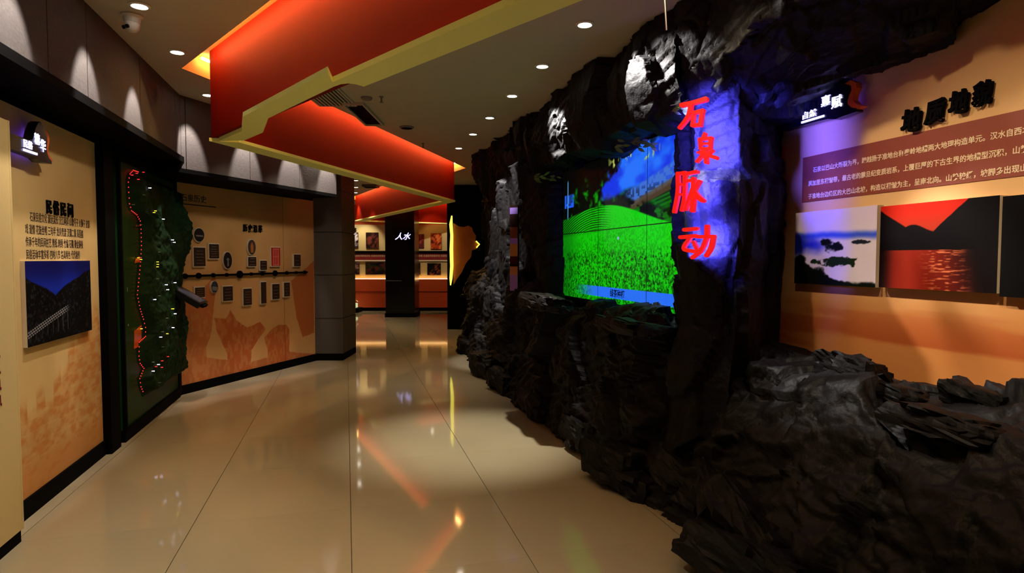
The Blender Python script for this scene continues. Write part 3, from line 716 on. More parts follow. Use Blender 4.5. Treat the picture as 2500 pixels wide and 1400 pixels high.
text('caption', '百', .10, 'ink_black', vw, SL*.895, SH*.80, .003, .0004, .001); text('caption', '里', .10, 'ink_black', vw, SL*.895, SH*.71, .003, .0004, .001)

# ------------------------------------------------------------------ rock
def facet(P, cell, seed, amp, tilt):
    q = P/np.asarray(cell); qi = np.floor(q); best = np.full(len(P), 1e9); val = np.zeros(len(P))
    for dx in (-1, 0, 1):
        for dy in (-1, 0, 1):
            for dz in (-1, 0, 1):
                c = qi+np.array([dx, dy, dz]); h = [hsh(c[:, 0], c[:, 1], c[:, 2], np.full(len(P), seed+k)) for k in range(7)]
                s_ = c+np.stack(h[:3], 1); r = q-s_; d = (r**2).sum(1); m = d < best; best = np.where(m, d, best)
                vv = (h[3]-.5)*2+tilt*((h[4]-.5)*r[:, 0]+(h[5]-.5)*r[:, 1]+(h[6]-.5)*r[:, 2])*2
                val = np.where(m, vv, val)
    return val*amp
def rock_disp(P, tall=0):
    # P in (s, n, z); bedding planes dip along the wall
    Q = P.copy(); Q[:, 2] += .35*P[:, 0]*0+.12*np.sin(P[:, 0]*2.1)
    wv = np.stack([fbm(P[:, 0]*2+k*7, P[:, 2]*2+P[:, 1], 3, 50+k)-.5 for k in range(3)], 1)*.25
    Q = Q+wv
    if tall: d = facet(Q, (.5, .6, .9), 1, .09, 1.1)+facet(Q, (.22, .3, .5), 2, .028, 1.2)+facet(Q, (.10, .12, .22), 3, .006, 1.0)
    else: d = facet(Q, (.55, .5, .42), 1, .085, 1.1)+facet(Q, (.26, .25, .17), 2, .030, 1.1)+facet(Q, (.13, .12, .05), 3, .013, 1.1)
    b = P[:, 2]*1.0+.45*P[:, 0]+.3*wv[:, 0]; saw = (b*11) % 1.0
    d += .022*saw*sm(.40, .55, fbm(P[:, 0]*1.5, P[:, 2]*1.5+9, 3, 61))
    d += .02*(fbm(P[:, 0]*9, P[:, 2]*9+P[:, 1]*9, 4, 71)-.5)
    return d
def interp_ctrl(C_, nt, nv):                    # C_ [rows v][cols t] of (s, n, z)
    C_ = np.asarray(C_, float); nvc, ntc, _ = C_.shape
    L = np.concatenate([[0], np.cumsum(np.linalg.norm(np.diff(C_.mean(0), axis=0), axis=1)+1e-6)]); L /= L[-1]
    tt = np.linspace(0, 1, nt); A = np.stack([np.stack([np.interp(tt, L, C_[r, :, k]) for k in range(3)], -1) for r in range(nvc)])
    L2 = np.concatenate([[0], np.cumsum(np.linalg.norm(np.diff(C_.mean(1), axis=0), axis=1)+1e-6)]); L2 /= L2[-1]
    v2 = np.linspace(0, 1, nv); j = np.clip(np.searchsorted(L2, v2, side='right')-1, 0, nvc-2); f = ((v2-L2[j])/(L2[j+1]-L2[j]))[:, None, None]
    return A[j]*(1-f)+A[j+1]*f
def rock_sheet(name, ctrl, nt, nv, parent, amp=1.0, label=None, tall=0, flip=False):
    G = interp_ctrl(ctrl, nt, nv)
    gt = np.gradient(G, axis=1); gv = np.gradient(G, axis=0); nn = np.cross(gt, gv); nn /= np.linalg.norm(nn, axis=-1, keepdims=True)+1e-9
    if flip: nn = -nn
    for _ in range(12):
        nn = (nn+np.roll(nn, 1, 0)+np.roll(nn, -1, 0)+np.roll(nn, 1, 1)+np.roll(nn, -1, 1)); nn[0] = nn[1]; nn[-1] = nn[-2]; nn[:, 0] = nn[:, 1]; nn[:, -1] = nn[:, -2]; nn /= np.linalg.norm(nn, axis=-1, keepdims=True)+1e-9
    d = rock_disp(G.reshape(-1, 3), tall).reshape(nv, nt)*amp
    Pp = G+nn*d[..., None]
    Pp[..., 2] = np.clip(Pp[..., 2], -.004, CEIL-.004)
    w_ = Pp[..., 0:1]*np.array(D)+Pp[..., 1:2]*np.array(N); w_[..., 2] = Pp[..., 2]
    me = bpy.data.meshes.new(name); idx = np.arange(nt*nv).reshape(nv, nt)
    q = np.stack([idx[:-1, :-1], idx[:-1, 1:], idx[1:, 1:], idx[1:, :-1]], -1).reshape(-1, 4)
    if flip: q = q[:, ::-1]
    fast_mesh(me, w_.reshape(-1, 3)-np.array(rock0), q); me.materials.append(MATS['rock'])
    o = bpy.data.objects.new(name, me); link(o, parent)
    if label: o['label'] = label
    return o
rock0 = W(4.5, 1.7, 0)
rock = empty('rock_wall', Matrix.Translation(rock0), 'black artificial rock face with ledge and overhang along the right side', 'rock wall')
LEDGE = [(1.86, -.02), (1.94, .22), (2.12, .52), (2.42, .80), (2.68, .85), (2.93, .86)]
UNDER = [(1.74, -.02), (1.84, .35), (1.93, .68), (1.99, .94), (2.12, 1.04), (2.34, 1.05)]
FARP = [(1.73, -.02), (1.80, .35), (1.87, .70), (1.93, 1.0), (2.05, 1.25), (2.35, 1.4)]
st = [(.2, LEDGE), (1.5, LEDGE), (2.4, LEDGE), (2.95, LEDGE), (3.35, [(1.72, -.02), (1.88, .3), (2.0, .6), (2.08, .86), (2.25, .95), (2.6, .98)]), (3.7, UNDER), (6.1, UNDER), (6.5, FARP), (9.7, FARP)]
ctrl = [[(s, pr[r][0], pr[r][1]) for s, pr in st] for r in range(6)]
rock_sheet('rock_ledge', ctrl, 620, 120, rock, .9)
def gsn(px, Y): x = (px-CX)/F*Y; return (-math.sin(TH)*x+math.cos(TH)*Y, math.cos(TH)*x+math.sin(TH)*Y)
pp = [(3.95, 2.36), (3.75, 2.16), gsn(1666, 3.84), gsn(1705, 3.74), gsn(1760, 3.68), gsn(1802, 3.64), gsn(1845, 3.85), gsn(1888, 4.25), gsn(1888, 4.75)]
def lvl(dn, ds, z): return [(s+ds*(1 if i > 2 else .3), n+dn, z) for i, (s, n) in enumerate(pp)]
rock_sheet('rock_pillar', [lvl(-.16, -.10, .2), lvl(-.06, -.06, .75), lvl(.03, .0, 1.1), lvl(.0, -.02, 1.38), lvl(-.02, -.07, 1.50), lvl(-.01, -.06, 1.98), lvl(.05, .05, 2.06), lvl(.05, .06, 2.5), lvl(-.03, 0, 2.75), lvl(-.10, -.04, 3.08)], 150, 230, rock, .55, tall=1, flip=True)
can = [(2.36, 2.46), (2.12, 2.40), (1.93, 2.44), (1.86, 2.62), (1.85, 2.85), (1.90, 3.09)]
sc_st = [(3.45, .12), (3.75, 0), (4.6, .02), (5.4, -.0), (6.2, .02), (6.6, .05)]
rock_sheet('rock_overhang', [[(s, n+a, z) for s, a in sc_st] for n, z in can], 280, 90, rock, .75, tall=1, flip=True)
fp = [(6.22, 2.36), (6.28, 2.05), (6.6, 1.98), (7.3, 2.0), (8.2, 1.98), (9.2, 2.0), (9.65, 2.2), (9.7, 2.8)]
def flv(dn, z): return [(s, n+dn, z) for s, n in fp]
rock_sheet('rock_far_face', [flv(.05, .9), flv(.05, 1.3), flv(.04, 2.0), flv(0, 2.5), flv(-.10, 2.8), flv(-.10, 3.09)], 300, 150, rock, .9, tall=1, flip=True)
cano = [(2.94, 2.62), (2.6, 2.60), (2.32, 2.66), (2.14, 2.80), (2.06, 3.09)]
cst = [(.2, .1, .06), (1.2, .10, .08), (2.0, .06, .03), (2.6, .0, -.06), (3.1, -.04, -.16), (3.6, -.06, -.24)]
rock_sheet('rock_canopy', [[(s, n+a*(1 if r else 0), z+(b if r < 4 else 0)) for s, a, b in cst] for r, (n, z) in enumerate(cano)], 220, 110, rock, .7, flip=True)
# loose looking slabs and lumps modelled into the rock
def slab(c, size, rot, seed, name='stone'):
    bm = bmesh.new(); bmesh.ops.create_cube(bm, size=1); bmesh.ops.subdivide_edges(bm, edges=bm.edges, cuts=9, use_grid_fill=True)
    me = bpy.data.meshes.new(name); V_ = np.array([v.co[:] for v in bm.verts]); r = np.linalg.norm(V_, axis=1, keepdims=True)
    V_ = V_*(.62+.38*.62/np.maximum(r, .1))
    V_ = V_*np.array(size); ln = V_/(np.linalg.norm(V_, axis=1, keepdims=True)+1e-6)
    Qn = V_+np.array([seed*3.1, seed*1.7, seed*.9])
    V_ = V_+ln*(facet(Qn, (.22, .22, .14), 5, .030, 1.2)+facet(Qn, (.09, .09, .05), 6, .010, 1.0))[:, None]
    for v, p in zip(bm.verts, V_): v.co = p
    bm.to_mesh(me); bm.free(); me.materials.append(MATS['rock']); o = bpy.data.objects.new(name, me); link(o, rock)
    o.location = W(*c)-rock0; o.rotation_euler = (rot[0], rot[1], rot[2]+TH); return o
def on_ledge(px, py, z): p = on_z(px, py, z); return (p.dot(D), p.dot(N), z)
for k, (px, py, z, sz, rt) in enumerate([
    (1690, 1190, .16, (.30, .42, .16), (.3, .5, .3)), (1760, 1210, .20, (.28, .5, .14), (.2, .6, -.3)), (1720, 1110, .24, (.26, .34, .2), (.1, .4, .6)),
    (1840, 1280, .22, (.3, .5, .16), (.4, .5, .2)), (1500, 1130, .14, (.3, .4, .24), (.1, .2, .4)), (1640, 1170, .10, (.28, .3, .18), (0, .3, .1)),
    (1420, 1060, .12, (.24, .5, .22), (0, .2, 0)), (1230, 930, .12, (.26, .5, .22), (.1, .1, .2)), (1310, 985, .12, (.22, .6, .2), (.1, .2, .1)),
    (1800, 1370, .10, (.3, .5, .18), (.1, .4, .4)), (1900, 1390, .12, (.3, .4, .16), (0, .3, .2)), (1190, 890, .15, (.3, .5, .3), (0, 0, .2)), (1560, 1180, .06, (.3, .3, .14), (.1, .1, .5)),
    (2080, 905, .90, (.22, .30, .16), (.1, .1, .1)), (2390, 975, .86, (.20, .28, .14), (.2, .1, .3)), (1960, 880, .86, (.3, .5, .1), (.1, .2, 0)),
    (2150, 945, .84, (.26, .5, .09), (.05, .15, 0)), (2320, 1040, .80, (.3, .5, .10), (0, .2, 0)), (1740, 850, .92, (.24, .3, .18), (.2, .3, .2)), (1705, 740, 1.12, (.12, .14, .26), (.3, .2, .3)),
    (1330, 740, 1.12, (.3, .7, .12), (0, .2, 0)), (1550, 800, 1.02, (.26, .8, .10), (0, .15, 0))]):
    slab(on_ledge(px, py, z), sz, rt, k)
# leaves stuck over the overhang
def leaf_spray(px, py, Y, n, spread, label, seed):
    rnd = random.Random(seed); c = at_depth(px, py, Y)
    t = empty('leaf_spray', Matrix.Translation(c), label, 'leaves', None)
    MB().tube([(-spread*.9, .01, .012), (0, 0, .02), (spread*.9, .02, .05)], .003, 5).build('twig', 'ink_brown', t)
    for k in range(n):
        L_ = .05+.03*rnd.random(); a = rnd.uniform(-.6, .6); x = rnd.uniform(-spread, spread); z = rnd.uniform(-.03, .02)
        pts = [(0, 0), (.3, .16), (.6, .17), (1, 0), (.6, -.17), (.3, -.16)]
        M_ = Matrix.Translation((x, rnd.uniform(-.03, .03), z)) @ Matrix.Rotation(a, 4, 'Y') @ Matrix.Rotation(rnd.uniform(-.9, .9), 4, 'X')
        MB().prism(pts, lambda u, v, c_: M_ @ Vector((u*L_, (-.001 if c_ == 0 else .001), v*L_))).build('leaf', 'leaf', t)
leaf_spray(1330, 432, 5.75, 14, .11, 'sprig of yellow green leaves on the rock left of the screen', 1)
leaf_spray(1545, 350, 4.35, 18, .14, 'sprig of yellow green leaves hanging over the screen top', 2)
leaf_spray(1660, 262, 3.75, 8, .06, 'small leaves beside the topmost red character', 3)

# red characters with blue back light
lp0 = at_depth(1720, 420, 3.60); lm = Vector((-.62, -.78, 0)).normalized(); FC = Frame(Vector((lp0.x, lp0.y, 0)), lm)
def catmull(P, n=6):
    P = np.asarray(P, float)
    if len(P) == 2: return np.array([P[0]+(P[1]-P[0])*t for t in np.linspace(0, 1, n+1)])
    Q = np.vstack([2*P[0]-P[1], P, 2*P[-1]-P[-2]]); out = []
    for k in range(1, len(Q)-2):
        for t in np.linspace(0, 1, n, endpoint=False):
            a, b, c, d = Q[k-1:k+3]; out.append(.5*((2*b)+(-a+c)*t+(2*a-5*b+4*c-d)*t*t+(-a+3*b-3*c+d)*t**3))
    out.append(P[-1]); return np.array(out)
CH = {
 '石': [[(92, 128, 30), (190, 106, 28), (286, 80, 34)], [(168, 112, 30), (155, 190, 30), (124, 248, 28), (78, 303, 24)], [(190, 190, 22), (178, 288, 24)], [(188, 186, 22), (264, 168, 26)], [(256, 168, 26), (238, 284, 26)], [(176, 284, 22), (238, 278, 24)]],
 '泉': [[(276, 345, 22), (262, 382, 24)], [(236, 386, 22), (242, 466, 20)], [(234, 390, 20), (330, 380, 22)], [(322, 378, 24), (315, 466, 22)], [(242, 426, 15), (315, 421, 15)], [(240, 464, 18), (318, 460, 18)], [(280, 466, 26), (287, 572, 26)], [(222, 494, 16), (262, 488, 18), (248, 520, 18), (212, 564, 18)], [(334, 474, 20), (302, 508, 16)], [(290, 500, 18), (328, 522, 24), (366, 534, 26)]],
 '脉': [[(66, 650, 26), (66, 800, 28), (38, 952, 26)], [(62, 656, 22), (126, 646, 22)], [(120, 646, 26), (116, 840, 26), (94, 940, 22)], [(72, 740, 14), (114, 735, 14)], [(66, 818, 14), (112, 812, 14)], [(140, 656, 24), (216, 640, 26)], [(142, 712, 20), (196, 704, 24)], [(188, 690, 28), (186, 850, 32), (178, 944, 30)], [(178, 772, 20), (152, 850, 18), (126, 935, 20)], [(236, 712, 24), (194, 790, 18)], [(186, 776, 22), (222, 830, 34), (262, 866, 30)]],
 '动': [[(112, 1088, 26), (216, 1080, 26)], [(82, 1146, 26), (206, 1134, 26)], [(162, 1146, 24), (112, 1232, 26), (195, 1256, 26)], [(186, 1180, 22), (226, 1262, 26)], [(212, 1142, 24), (346, 1140, 26)], [(340, 1140, 30), (322, 1226, 30), (284, 1290, 26)], [(292, 1058, 28), (286, 1150, 28), (244, 1246, 26), (176, 1304, 24)]],
}
names = {'石': 'topmost', '泉': 'second', '脉': 'third and largest', '动': 'lowest and darkest'}
for ci, (ch, strokes) in enumerate(CH.items()):
    zxs = [p[0] for s_ in strokes for p in s_]; zys = [p[1] for s_ in strokes for p in s_]
    cx_, cz_ = FC.loc(1640+np.mean(zxs)/3.183, 220+np.mean(zys)/3.182)
    t = empty('sign_character', FC.mat(cx_, cz_, 0), f'{names[ch]} red brush character glowing blue behind on the rock pillar', 'sign', 'red characters on the rock pillar')
    face = MB(); halo = MB()
    for si, s_ in enumerate(strokes):
        Pk = catmull([(FC.loc(1640+x/3.183, 220+y/3.182)[0]-cx_, FC.loc(1640+x/3.183, 220+y/3.182)[1]-cz_, w*.5/3.183*3.58/F*1.08) for x, y, w in s_])
        dirs = np.gradient(Pk[:, :2], axis=0); dirs /= np.linalg.norm(dirs, axis=1, keepdims=True)+1e-9; nr = np.stack([-dirs[:, 1], dirs[:, 0]], 1)
        def outline(k_):
            L_ = [tuple(p[:2]+n*p[2]*k_) for p, n in zip(Pk, nr)]; R2 = [tuple(p[:2]-n*p[2]*k_) for p, n in zip(Pk, nr)]
            cap = lambda p, d, r, s: [tuple(p+d*r*math.sin(a)*.7*s+np.array([-d[1], d[0]])*r*math.cos(a)*s) for a in np.linspace(0, math.pi, 6)[1:-1]]
            return L_+cap(Pk[-1, :2], dirs[-1], Pk[-1, 2]*k_, 1)+R2[::-1]+cap(Pk[0, :2], -dirs[0], Pk[0, 2]*k_, 1)
        e = .0004*si
        face.prism(outline(1), lambda x, z, c: (x, -.045-e if c == 0 else -.012+e, z))
        halo.prism(outline(.62), lambda x, z, c: (x, -.011 if c == 0 else -.004+e, z))
    face.build('red_face', 'red_sign', t); halo.build('blue_backlight', 'blue_halo', t)
    al = bpy.data.lights.new('back_light', 'AREA'); al.shape = 'RECTANGLE'; al.size = .15; al.size_y = .17; al.energy = BACK; al.color = (.075, .065, 1.0); al.spread = math.radians(105)
    ao = bpy.data.objects.new('back_light', al); link(ao, t); ao.location = (0, .0, 0); ao.rotation_euler = (math.pi/2, 0, 0)

# slim lit picture strip on the far rock face
n0 = gsn(1255, 7.25); FN_ = Frame(W(n0[0], n0[1]-.06), Vector((-.55, -.83, 0)))
def strip(u, v):
    c = base(u, (30, 16, 14))
    for a, b, cc in ((.90, .97, (120, 96, 170)), (.62, .75, (110, 60, 40)), (.56, .62, (150, 110, 220)), (.42, .56, (176, 124, 62)), (.20, .30, (176, 116, 70)), (.02, .20, (150, 112, 190)), (.33, .42, (60, 18, 20))):
        c = mixc(c, ((v >= a) & (v < b)).astype(float), cc)
    return c
photo('picture_strip', FN_, (1245, 1264, 502, 714), strip, .008, 'narrow vertical picture strip on the dark rock left of the video wall', out=.0, thick=.03, edge='black')

# ------------------------------------------------------------------ far wall exhibits
def zfar(py): return FB.loc(1000, py)[1]
def xfar(px): return FB.loc(px, 640)[0]
xl_, xr_ = xfar(780), xfar(1096)
def fbox(name, x0, x1, z0, z1, t0, t1, m, label, cat):
    o = MB().box(x0, x1, -t1, -t0, z0, z1).build(name, m, mw=FB.mat()); return tag(o, label, cat, None, 'thing')
fbox('display_shelf_board', xl_-2, xr_, zfar(613), zfar(549), .0, .02, 'cream', 'upper cream picture board on the far wall', 'board')
fbox('display_shelf_board', xl_-2, xr_, zfar(679), zfar(637), .0, .02, 'cream', 'lower cream picture board on the far wall', 'board')
cab = empty('text_band', FB.mat(xl_, zfar(637), 0), 'dark red text band between the two rows of far pictures', 'panel')
MB().box(-2, xr_-xl_, -.05, 0, 0, zfar(613)-zfar(637)).build('backing_board', 'dark_red', cab)
MB().box(-2, xr_-xl_, -.06, 0, -.015, .02).build('white_edge', 'edge_white', cab)
hb = zfar(613)-zfar(637)
MB().box(-2, xr_-xl_, -.075, 0, hb-.07, hb).build('dark_edge', 'black', cab)
for k in range(8): text('text_line', '石泉民风民俗文化', .06, 'text_cream', cab, .5+.5*k, hb*.42, .0515, .0005)
ca2 = empty('orange_cabinet', FB.mat((xl_+xr_)/2-1, 0, 0), 'orange red dado cabinet running under the far pictures', 'cabinet')
hw = (xr_-xl_)/2+1
MB().box(-hw, hw, -.14, 0, .10, zfar(679)-.03).build('front', 'orange_wall', ca2); MB().box(-hw, hw, -.11, 0, 0, .10).build('plinth', 'black', ca2)
MB().box(-hw, hw, -.155, 0, zfar(712), zfar(712)+.012).build('joint', 'dark_red', ca2)
MB().box(-hw, hw, -.10, -.08, zfar(679)-.03, zfar(679)-.012).build('strip_light', 'dado_light', ca2)
def pic(seed, dark, mid, light):
    def f(u, v):
        n = fbm(u*5, v*5, 4, seed); c = mixc(base(u, dark), sm(.45, .6, n), mid); c = mixc(c, sm(.58, .7, fbm(u*8, v*8, 3, seed+5)), light); return c
    return f
for (a, b, t_, bt, fn, lab) in (
    (836, 874, 568, 605, pic(1, (20, 14, 22), (215, 200, 205), (40, 30, 40)), 'black and white photo at the left of the far upper row'),
    (893, 923, 568, 606, pic(2, (30, 14, 12), (110, 50, 34), (60, 30, 30)), 'dark brown photo left of the black column, far upper row'),
    (1016, 1035, 572, 606, pic(3, (90, 26, 16), (170, 60, 36), (60, 60, 80)), 'red photo partly behind the black column, far upper row'),
    (1051, 1078, 570, 609, pic(4, (170, 60, 24), (210, 110, 50), (60, 20, 14)), 'orange red photo at the right of the far upper row'),
    (834, 877, 641, 671, pic(5, (14, 10, 16), (60, 40, 40), (150, 110, 100)), 'dark photo at the left of the far lower row'),
    (892, 942, 641, 671, pic(6, (14, 12, 18), (80, 36, 24), (20, 40, 20)), 'wide dark photo left of the black column, far lower row'),
    (1016, 1026, 642, 671, pic(7, (20, 16, 30), (60, 40, 40), (90, 60, 60)), 'narrow photo beside the black column, far lower row'),
    (1043, 1076, 643, 672, pic(8, (8, 10, 10), (16, 20, 18), (150, 70, 40)), 'black photo at the right of the far lower row')):
    photo('framed_photo', FB, (a, b, t_, bt), fn, .03, lab, group='pictures on the far wall', out=.02, thick=.03, edge='black')
letters('人文化', FB, 838, 872, 556, 566, 'ink_black', lambda k: f'{ORD[k]} small black character above the far wall photos', 'lettering', .02, .01, .008, 'far wall title characters')
# glass display case with sloping top
dx0 = at_depth(800, 740, 17.2).x; dx1 = at_depth(879, 740, 17.2).x
dc = empty('display_case', Matrix.Translation((dx0, 17.0, 0)), 'lit low display case with sloping glass top by the far wall', 'display case')
Wc = dx1-dx0
MB().box(0, Wc, 0, .45, 0, .12).build('base', 'black', dc)
MB().box(0, Wc-.12, .02, .43, .12, .24).build('lit_tray', 'case_glow', dc)
MB().box(0, Wc-.16, .10, .35, .24, .36).build('exhibit', 'grey_plastic', dc)
MB().prism([(0, .12), (Wc, .12), (Wc, .30), (Wc-.25, .50), (0, .66)], lambda x, z, c: (x, 0.0 if c == 0 else .006, z)).build('glass_front', 'glass', dc)
MB().tube([(Wc, .0, .30), (Wc-.25, .0, .50), (0, 0, .66)], .012, 6).build('rail', 'chrome', dc)
# yellow edged map cut-out in front of the black cross wall
mp = at_depth(1105, 620, 12.2)
mc = empty('map_cutout', Matrix.Translation((mp.x, 12.6, 0)), 'brown county map cut-out with glowing yellow edge beyond the rock', 'map')
out_ = [(1107, 545), (1120, 553), (1133, 555), (1143, 551), (1152, 556), (1155, 566), (1162, 576), (1160, 588), (1171, 597), (1163, 608), (1152, 612), (1150, 628), (1138, 642), (1128, 664), (1114, 684), (1107, 696)]
op = [at_depth(x, y, 12.6) for x, y in out_]
MB().prism([(p.x-mp.x, p.z) for p in op], lambda x, z, c: (x, 0 if c == 0 else .06, z)).build('map_face', 'map_brown', mc)
eg = [at_depth(x, y, 12.55) for x, y in ((1103, 527), (1101, 548), (1103, 575), (1102, 610), (1103, 650), (1101, 680), (1100, 697))]
MB().tube([(p.x-mp.x, -.05, p.z) for p in eg], [.012, .034, .030, .036, .034, .03, .010], 8).build('glowing_edge', 'neon_yellow', mc)
eg = [at_depth(x, y, 12.55) for x, y in ((1162, 589), (1170, 597), (1163, 605))]
MB().tube([(p.x-mp.x, -.02, p.z) for p in eg], .016, 6).build('glowing_edge', 'neon_yellow', mc)
MB().box(.02, .06, .06, .40, EYE-.2, EYE+.1).build('bracket', 'black', mc)
# small blue sign on the black column
cs = at_depth(978, 577, ca.y-.0)
sg = empty('column_sign', Matrix.Translation((cs.x, ca.y, cs.z)), 'small glowing blue sign high on the black column', 'sign')
MB().box(-.36, .36, -.02, 0, -.10, .11).build('sign_body', 'black_gloss', sg)
text('lit_characters', '人水', .19, 'sign_text', sg, -.14, -.075, .024, .002, .004, .35)

# ------------------------------------------------------------------ ceiling fittings
def aim(o, target): o.rotation_euler = (Vector(target)-o.location).to_track_quat('-Z', 'Y').to_euler()
def lamp(parent, power, half, target, color=WARM, blend=.5, loc=None, size=.03):
    l = bpy.data.lights.new('bulb', 'SPOT'); l.energy = power; l.spot_size = 2*half; l.spot_blend = blend; l.color = color; l.shadow_soft_size = size
    o = bpy.data.objects.new('bulb', l); col.objects.link(o); o.parent = parent
    o.location = loc if loc is not None else (0, 0, -.035); wt = Vector(target)-parent.location; aim_loc = Vector(o.location)
    o.rotation_euler = (wt-aim_loc).to_track_quat('-Z', 'Y').to_euler(); return o
proto = {}
def downlight(s, n, label, group, lamps, gimbal=None, xy=None):
    p = W(s, n, CEIL) if xy is None else Vector((xy[0], xy[1], CEIL))
    t = empty('downlight', Matrix.Translation(p), label, 'ceiling light', group)
    if 'trim' not in proto:
        proto['trim'] = MB().lathe([(.045, -.001), (.062, -.001), (.062, -.006), (.047, -.012), (.045, -.004)], 20).build('trim_ring', 'white_plastic', t)
        proto['disc'] = MB().lathe([(.001, -.003), (.040, -.003), (.040, -.008), (.001, -.010)], 16).build('bulb_face', 'lamp_glow', t)
    else:
        share('trim_ring', proto['trim'], t, (0, 0, 0)); share('bulb_face', proto['disc'], t, (0, 0, 0))
    for (pw, half, tg, colr, bl) in lamps: lamp(t, pw, half, tg, colr, bl)
    return t
FLOORW = (1.0, .92, .74)
SCW = (1.0, .86, .78)
# wall washers along the left band: scallops on the stone and light on the boards
left_s = [2.55, 3.42, 4.29, 5.16]
for k, s in enumerate(left_s):
    downlight(s, -1.20, f'downlight over the left wall, {["nearest, out of view", "second nearest, out of view", "closest to the security camera", "just beyond the security camera"][k]}', 'left wall downlights',
        [(P_SCALLOP, math.radians(21), W(s, -1.50, CEIL-.62), SCW, .35)])
tpos = [.08, .85, 1.59, 2.32]
for k, t_ in enumerate(tpos):
    p = K0+FTF.r*t_+FT.m*.26
    downlight(0, 0, ['downlight at the corner where the left and timeline bands meet', 'second downlight from the corner over the timeline wall', 'third downlight from the corner over the timeline wall', 'downlight at the far end of the timeline wall'][k], 'timeline wall downlights',
        [(P_SCALLOP, math.radians(21), (K0+FTF.r*t_)+Vector((0, 0, CEIL-.58)), SCW, .35)], xy=(p.x, p.y))
# board lights, set further out
for k, (s, tg, pw) in enumerate(((1.9, (2.4, -1.82, .9), .8), (3.1, (3.7, -1.82, .8), 1.0), (3.9, (5.0, -1.82, .9), .7))):
    downlight(s, -.66, ['board spot nearest the viewer, out of view', 'second board spot on the left, out of view', 'third board spot on the left, out of view'][k], 'left board spots', [(P_BOARD*.66*pw, math.radians(38), W(*tg), FLOORW, .7)])
bd = (C2-C1).normalized(); bn = Vector((-bd.y, bd.x, 0))
for k, (f, tt, pw) in enumerate(((.16, .55, .19), (.30, 1.35, .20), (.44, 2.1, .22))):
    p = C1+(C2-C1)*f+bn*.17; q = TP0+TD*tt
    hd = empty('track_spot', Matrix.Translation((p.x, p.y, 2.64)), ['track spot on the hidden side of the beam, nearest the corner', 'middle track spot on the hidden side of the beam', 'track spot on the hidden side of the beam, farthest along'][k], 'spotlight', 'track spots on the beam')
    dq = (Vector((q.x, q.y, 1.05))-hd.location).to_track_quat('-Z', 'Y').to_matrix().to_4x4()
    MB().lathe([(.02, .06), (.032, .05), (.034, -.03), (.030, -.03), (.028, 0)], 14, dq).build('head', 'black', hd)
    MB().tube([tuple(-bn*.08), (0, 0, .03)], .008, 6).build('bracket', 'black', hd)
    lamp(hd, P_BOARD*pw, math.radians(40), (q.x, q.y, 1.05), WARM, .7, loc=dq @ Vector((0, 0, -.04)))
# row beside the rock
targets = {3.86: (3.62, 1.86, 2.60), 5.70: (5.38, 1.86, 2.66), 6.64: (7.2, 1.95, 2.2), 7.56: (7.75, 1.95, 2.05), 8.56: (8.6, 1.95, 1.6)}
rl = ['brightest rock downlight beside the hanging rod', 'second rock downlight from the hanging rod', 'third rock downlight from the hanging rod', 'fourth rock downlight from the hanging rod', 'fifth rock downlight from the hanging rod', 'farthest rock downlight in the row']
for k, s in enumerate((3.86, 4.77, 5.70, 6.64, 7.56, 8.56)):
    lm_ = []
    if s in targets: lm_.append((P_ROCK*(1.4 if k == 0 else 1), math.radians(21), W(*targets[s]), (1, .95, .9), .45))
    if k in (1, 3, 4): lm_.append((P_FLOOR*(4.6 if k == 1 else .45), math.radians(22 if k == 1 else 26), W(s+.15, 1.0, 0), FLOORW, .9))
    if k == 0: lm_.append((P_ROCK*.22, math.radians(13), at_depth(1735, 165, 3.72), (1, .95, .9), .6))
    downlight(s, 1.54, rl[k], 'rock side downlights', lm_)
# text wall spots, out of view over the viewer
for k, (s, tg, pw) in enumerate(((3.0, (2.75, 2.9, 1.35), 1.0), (2.1, (2.3, 2.9, 1.4), .8), (1.1, (1.6, 2.9, 1.3), .9))):
    downlight(s, 1.50, ['spot aimed at the tan text wall, farthest, out of view', 'spot aimed at the tan text wall, middle, out of view', 'spot aimed at the tan text wall, nearest, out of view'][k], 'text wall spots', [(P_TEXT*pw, math.radians(34), W(*tg), (1.0, .80, .53), 1.0), (P_TEXT*.55, math.radians(15), W(s-.1, 2.66, .86), WARM, .9)]+([(P_ROCK*.12, math.radians(11), at_depth(1950, 22, 2.95), (1, .92, .85), .6)] if k == 0 else []))
# corridor lights, out of view and between the beams
for k, (s, n, pw) in enumerate(((1.0, -.2, 1.2), (2.6, -.6, 1.2), (8.2, -.3, .5))):
    downlight(s, n, ['corridor downlight over the viewer, out of view', 'corridor downlight ahead of the viewer above the beam', 'corridor downlight hidden behind the beam'][k], 'corridor downlights', [(P_FLOOR*pw, math.radians(48), W(s, n-.1, 0), FLOORW, .9)])
# far hall
for k, (px, py) in enumerate(((869, 440), (869, 457), (868, 470), (858, 483), (857, 497))):
    p = on_z(px, py, CEIL)
    if p.y > YF-.4: p.y = YF-.4
    downlight(0, 0, ['nearest', 'second', 'third', 'fourth', 'farthest'][k]+' of the small downlights in the far hall', 'far hall downlights', [(P_FLOOR*.5, math.radians(45), (p.x+.3, p.y, 0), FLOORW, .8)], xy=(p.x, p.y))
for k, x in enumerate((-5.2, -4.15, -3.1, -2.1)):
    downlight(0, 0, ['leftmost picture light by the far wall, out of view', 'second picture light by the far wall', 'third picture light by the far wall, behind the column', 'rightmost picture light by the far wall'][k], 'far picture lights', [(P_BOARD*.9, math.radians(30), (x, YF, 1.5), (1, .85, .62), .6)], xy=(x, YF-1.7 if x > -3.6 else YF-.75))
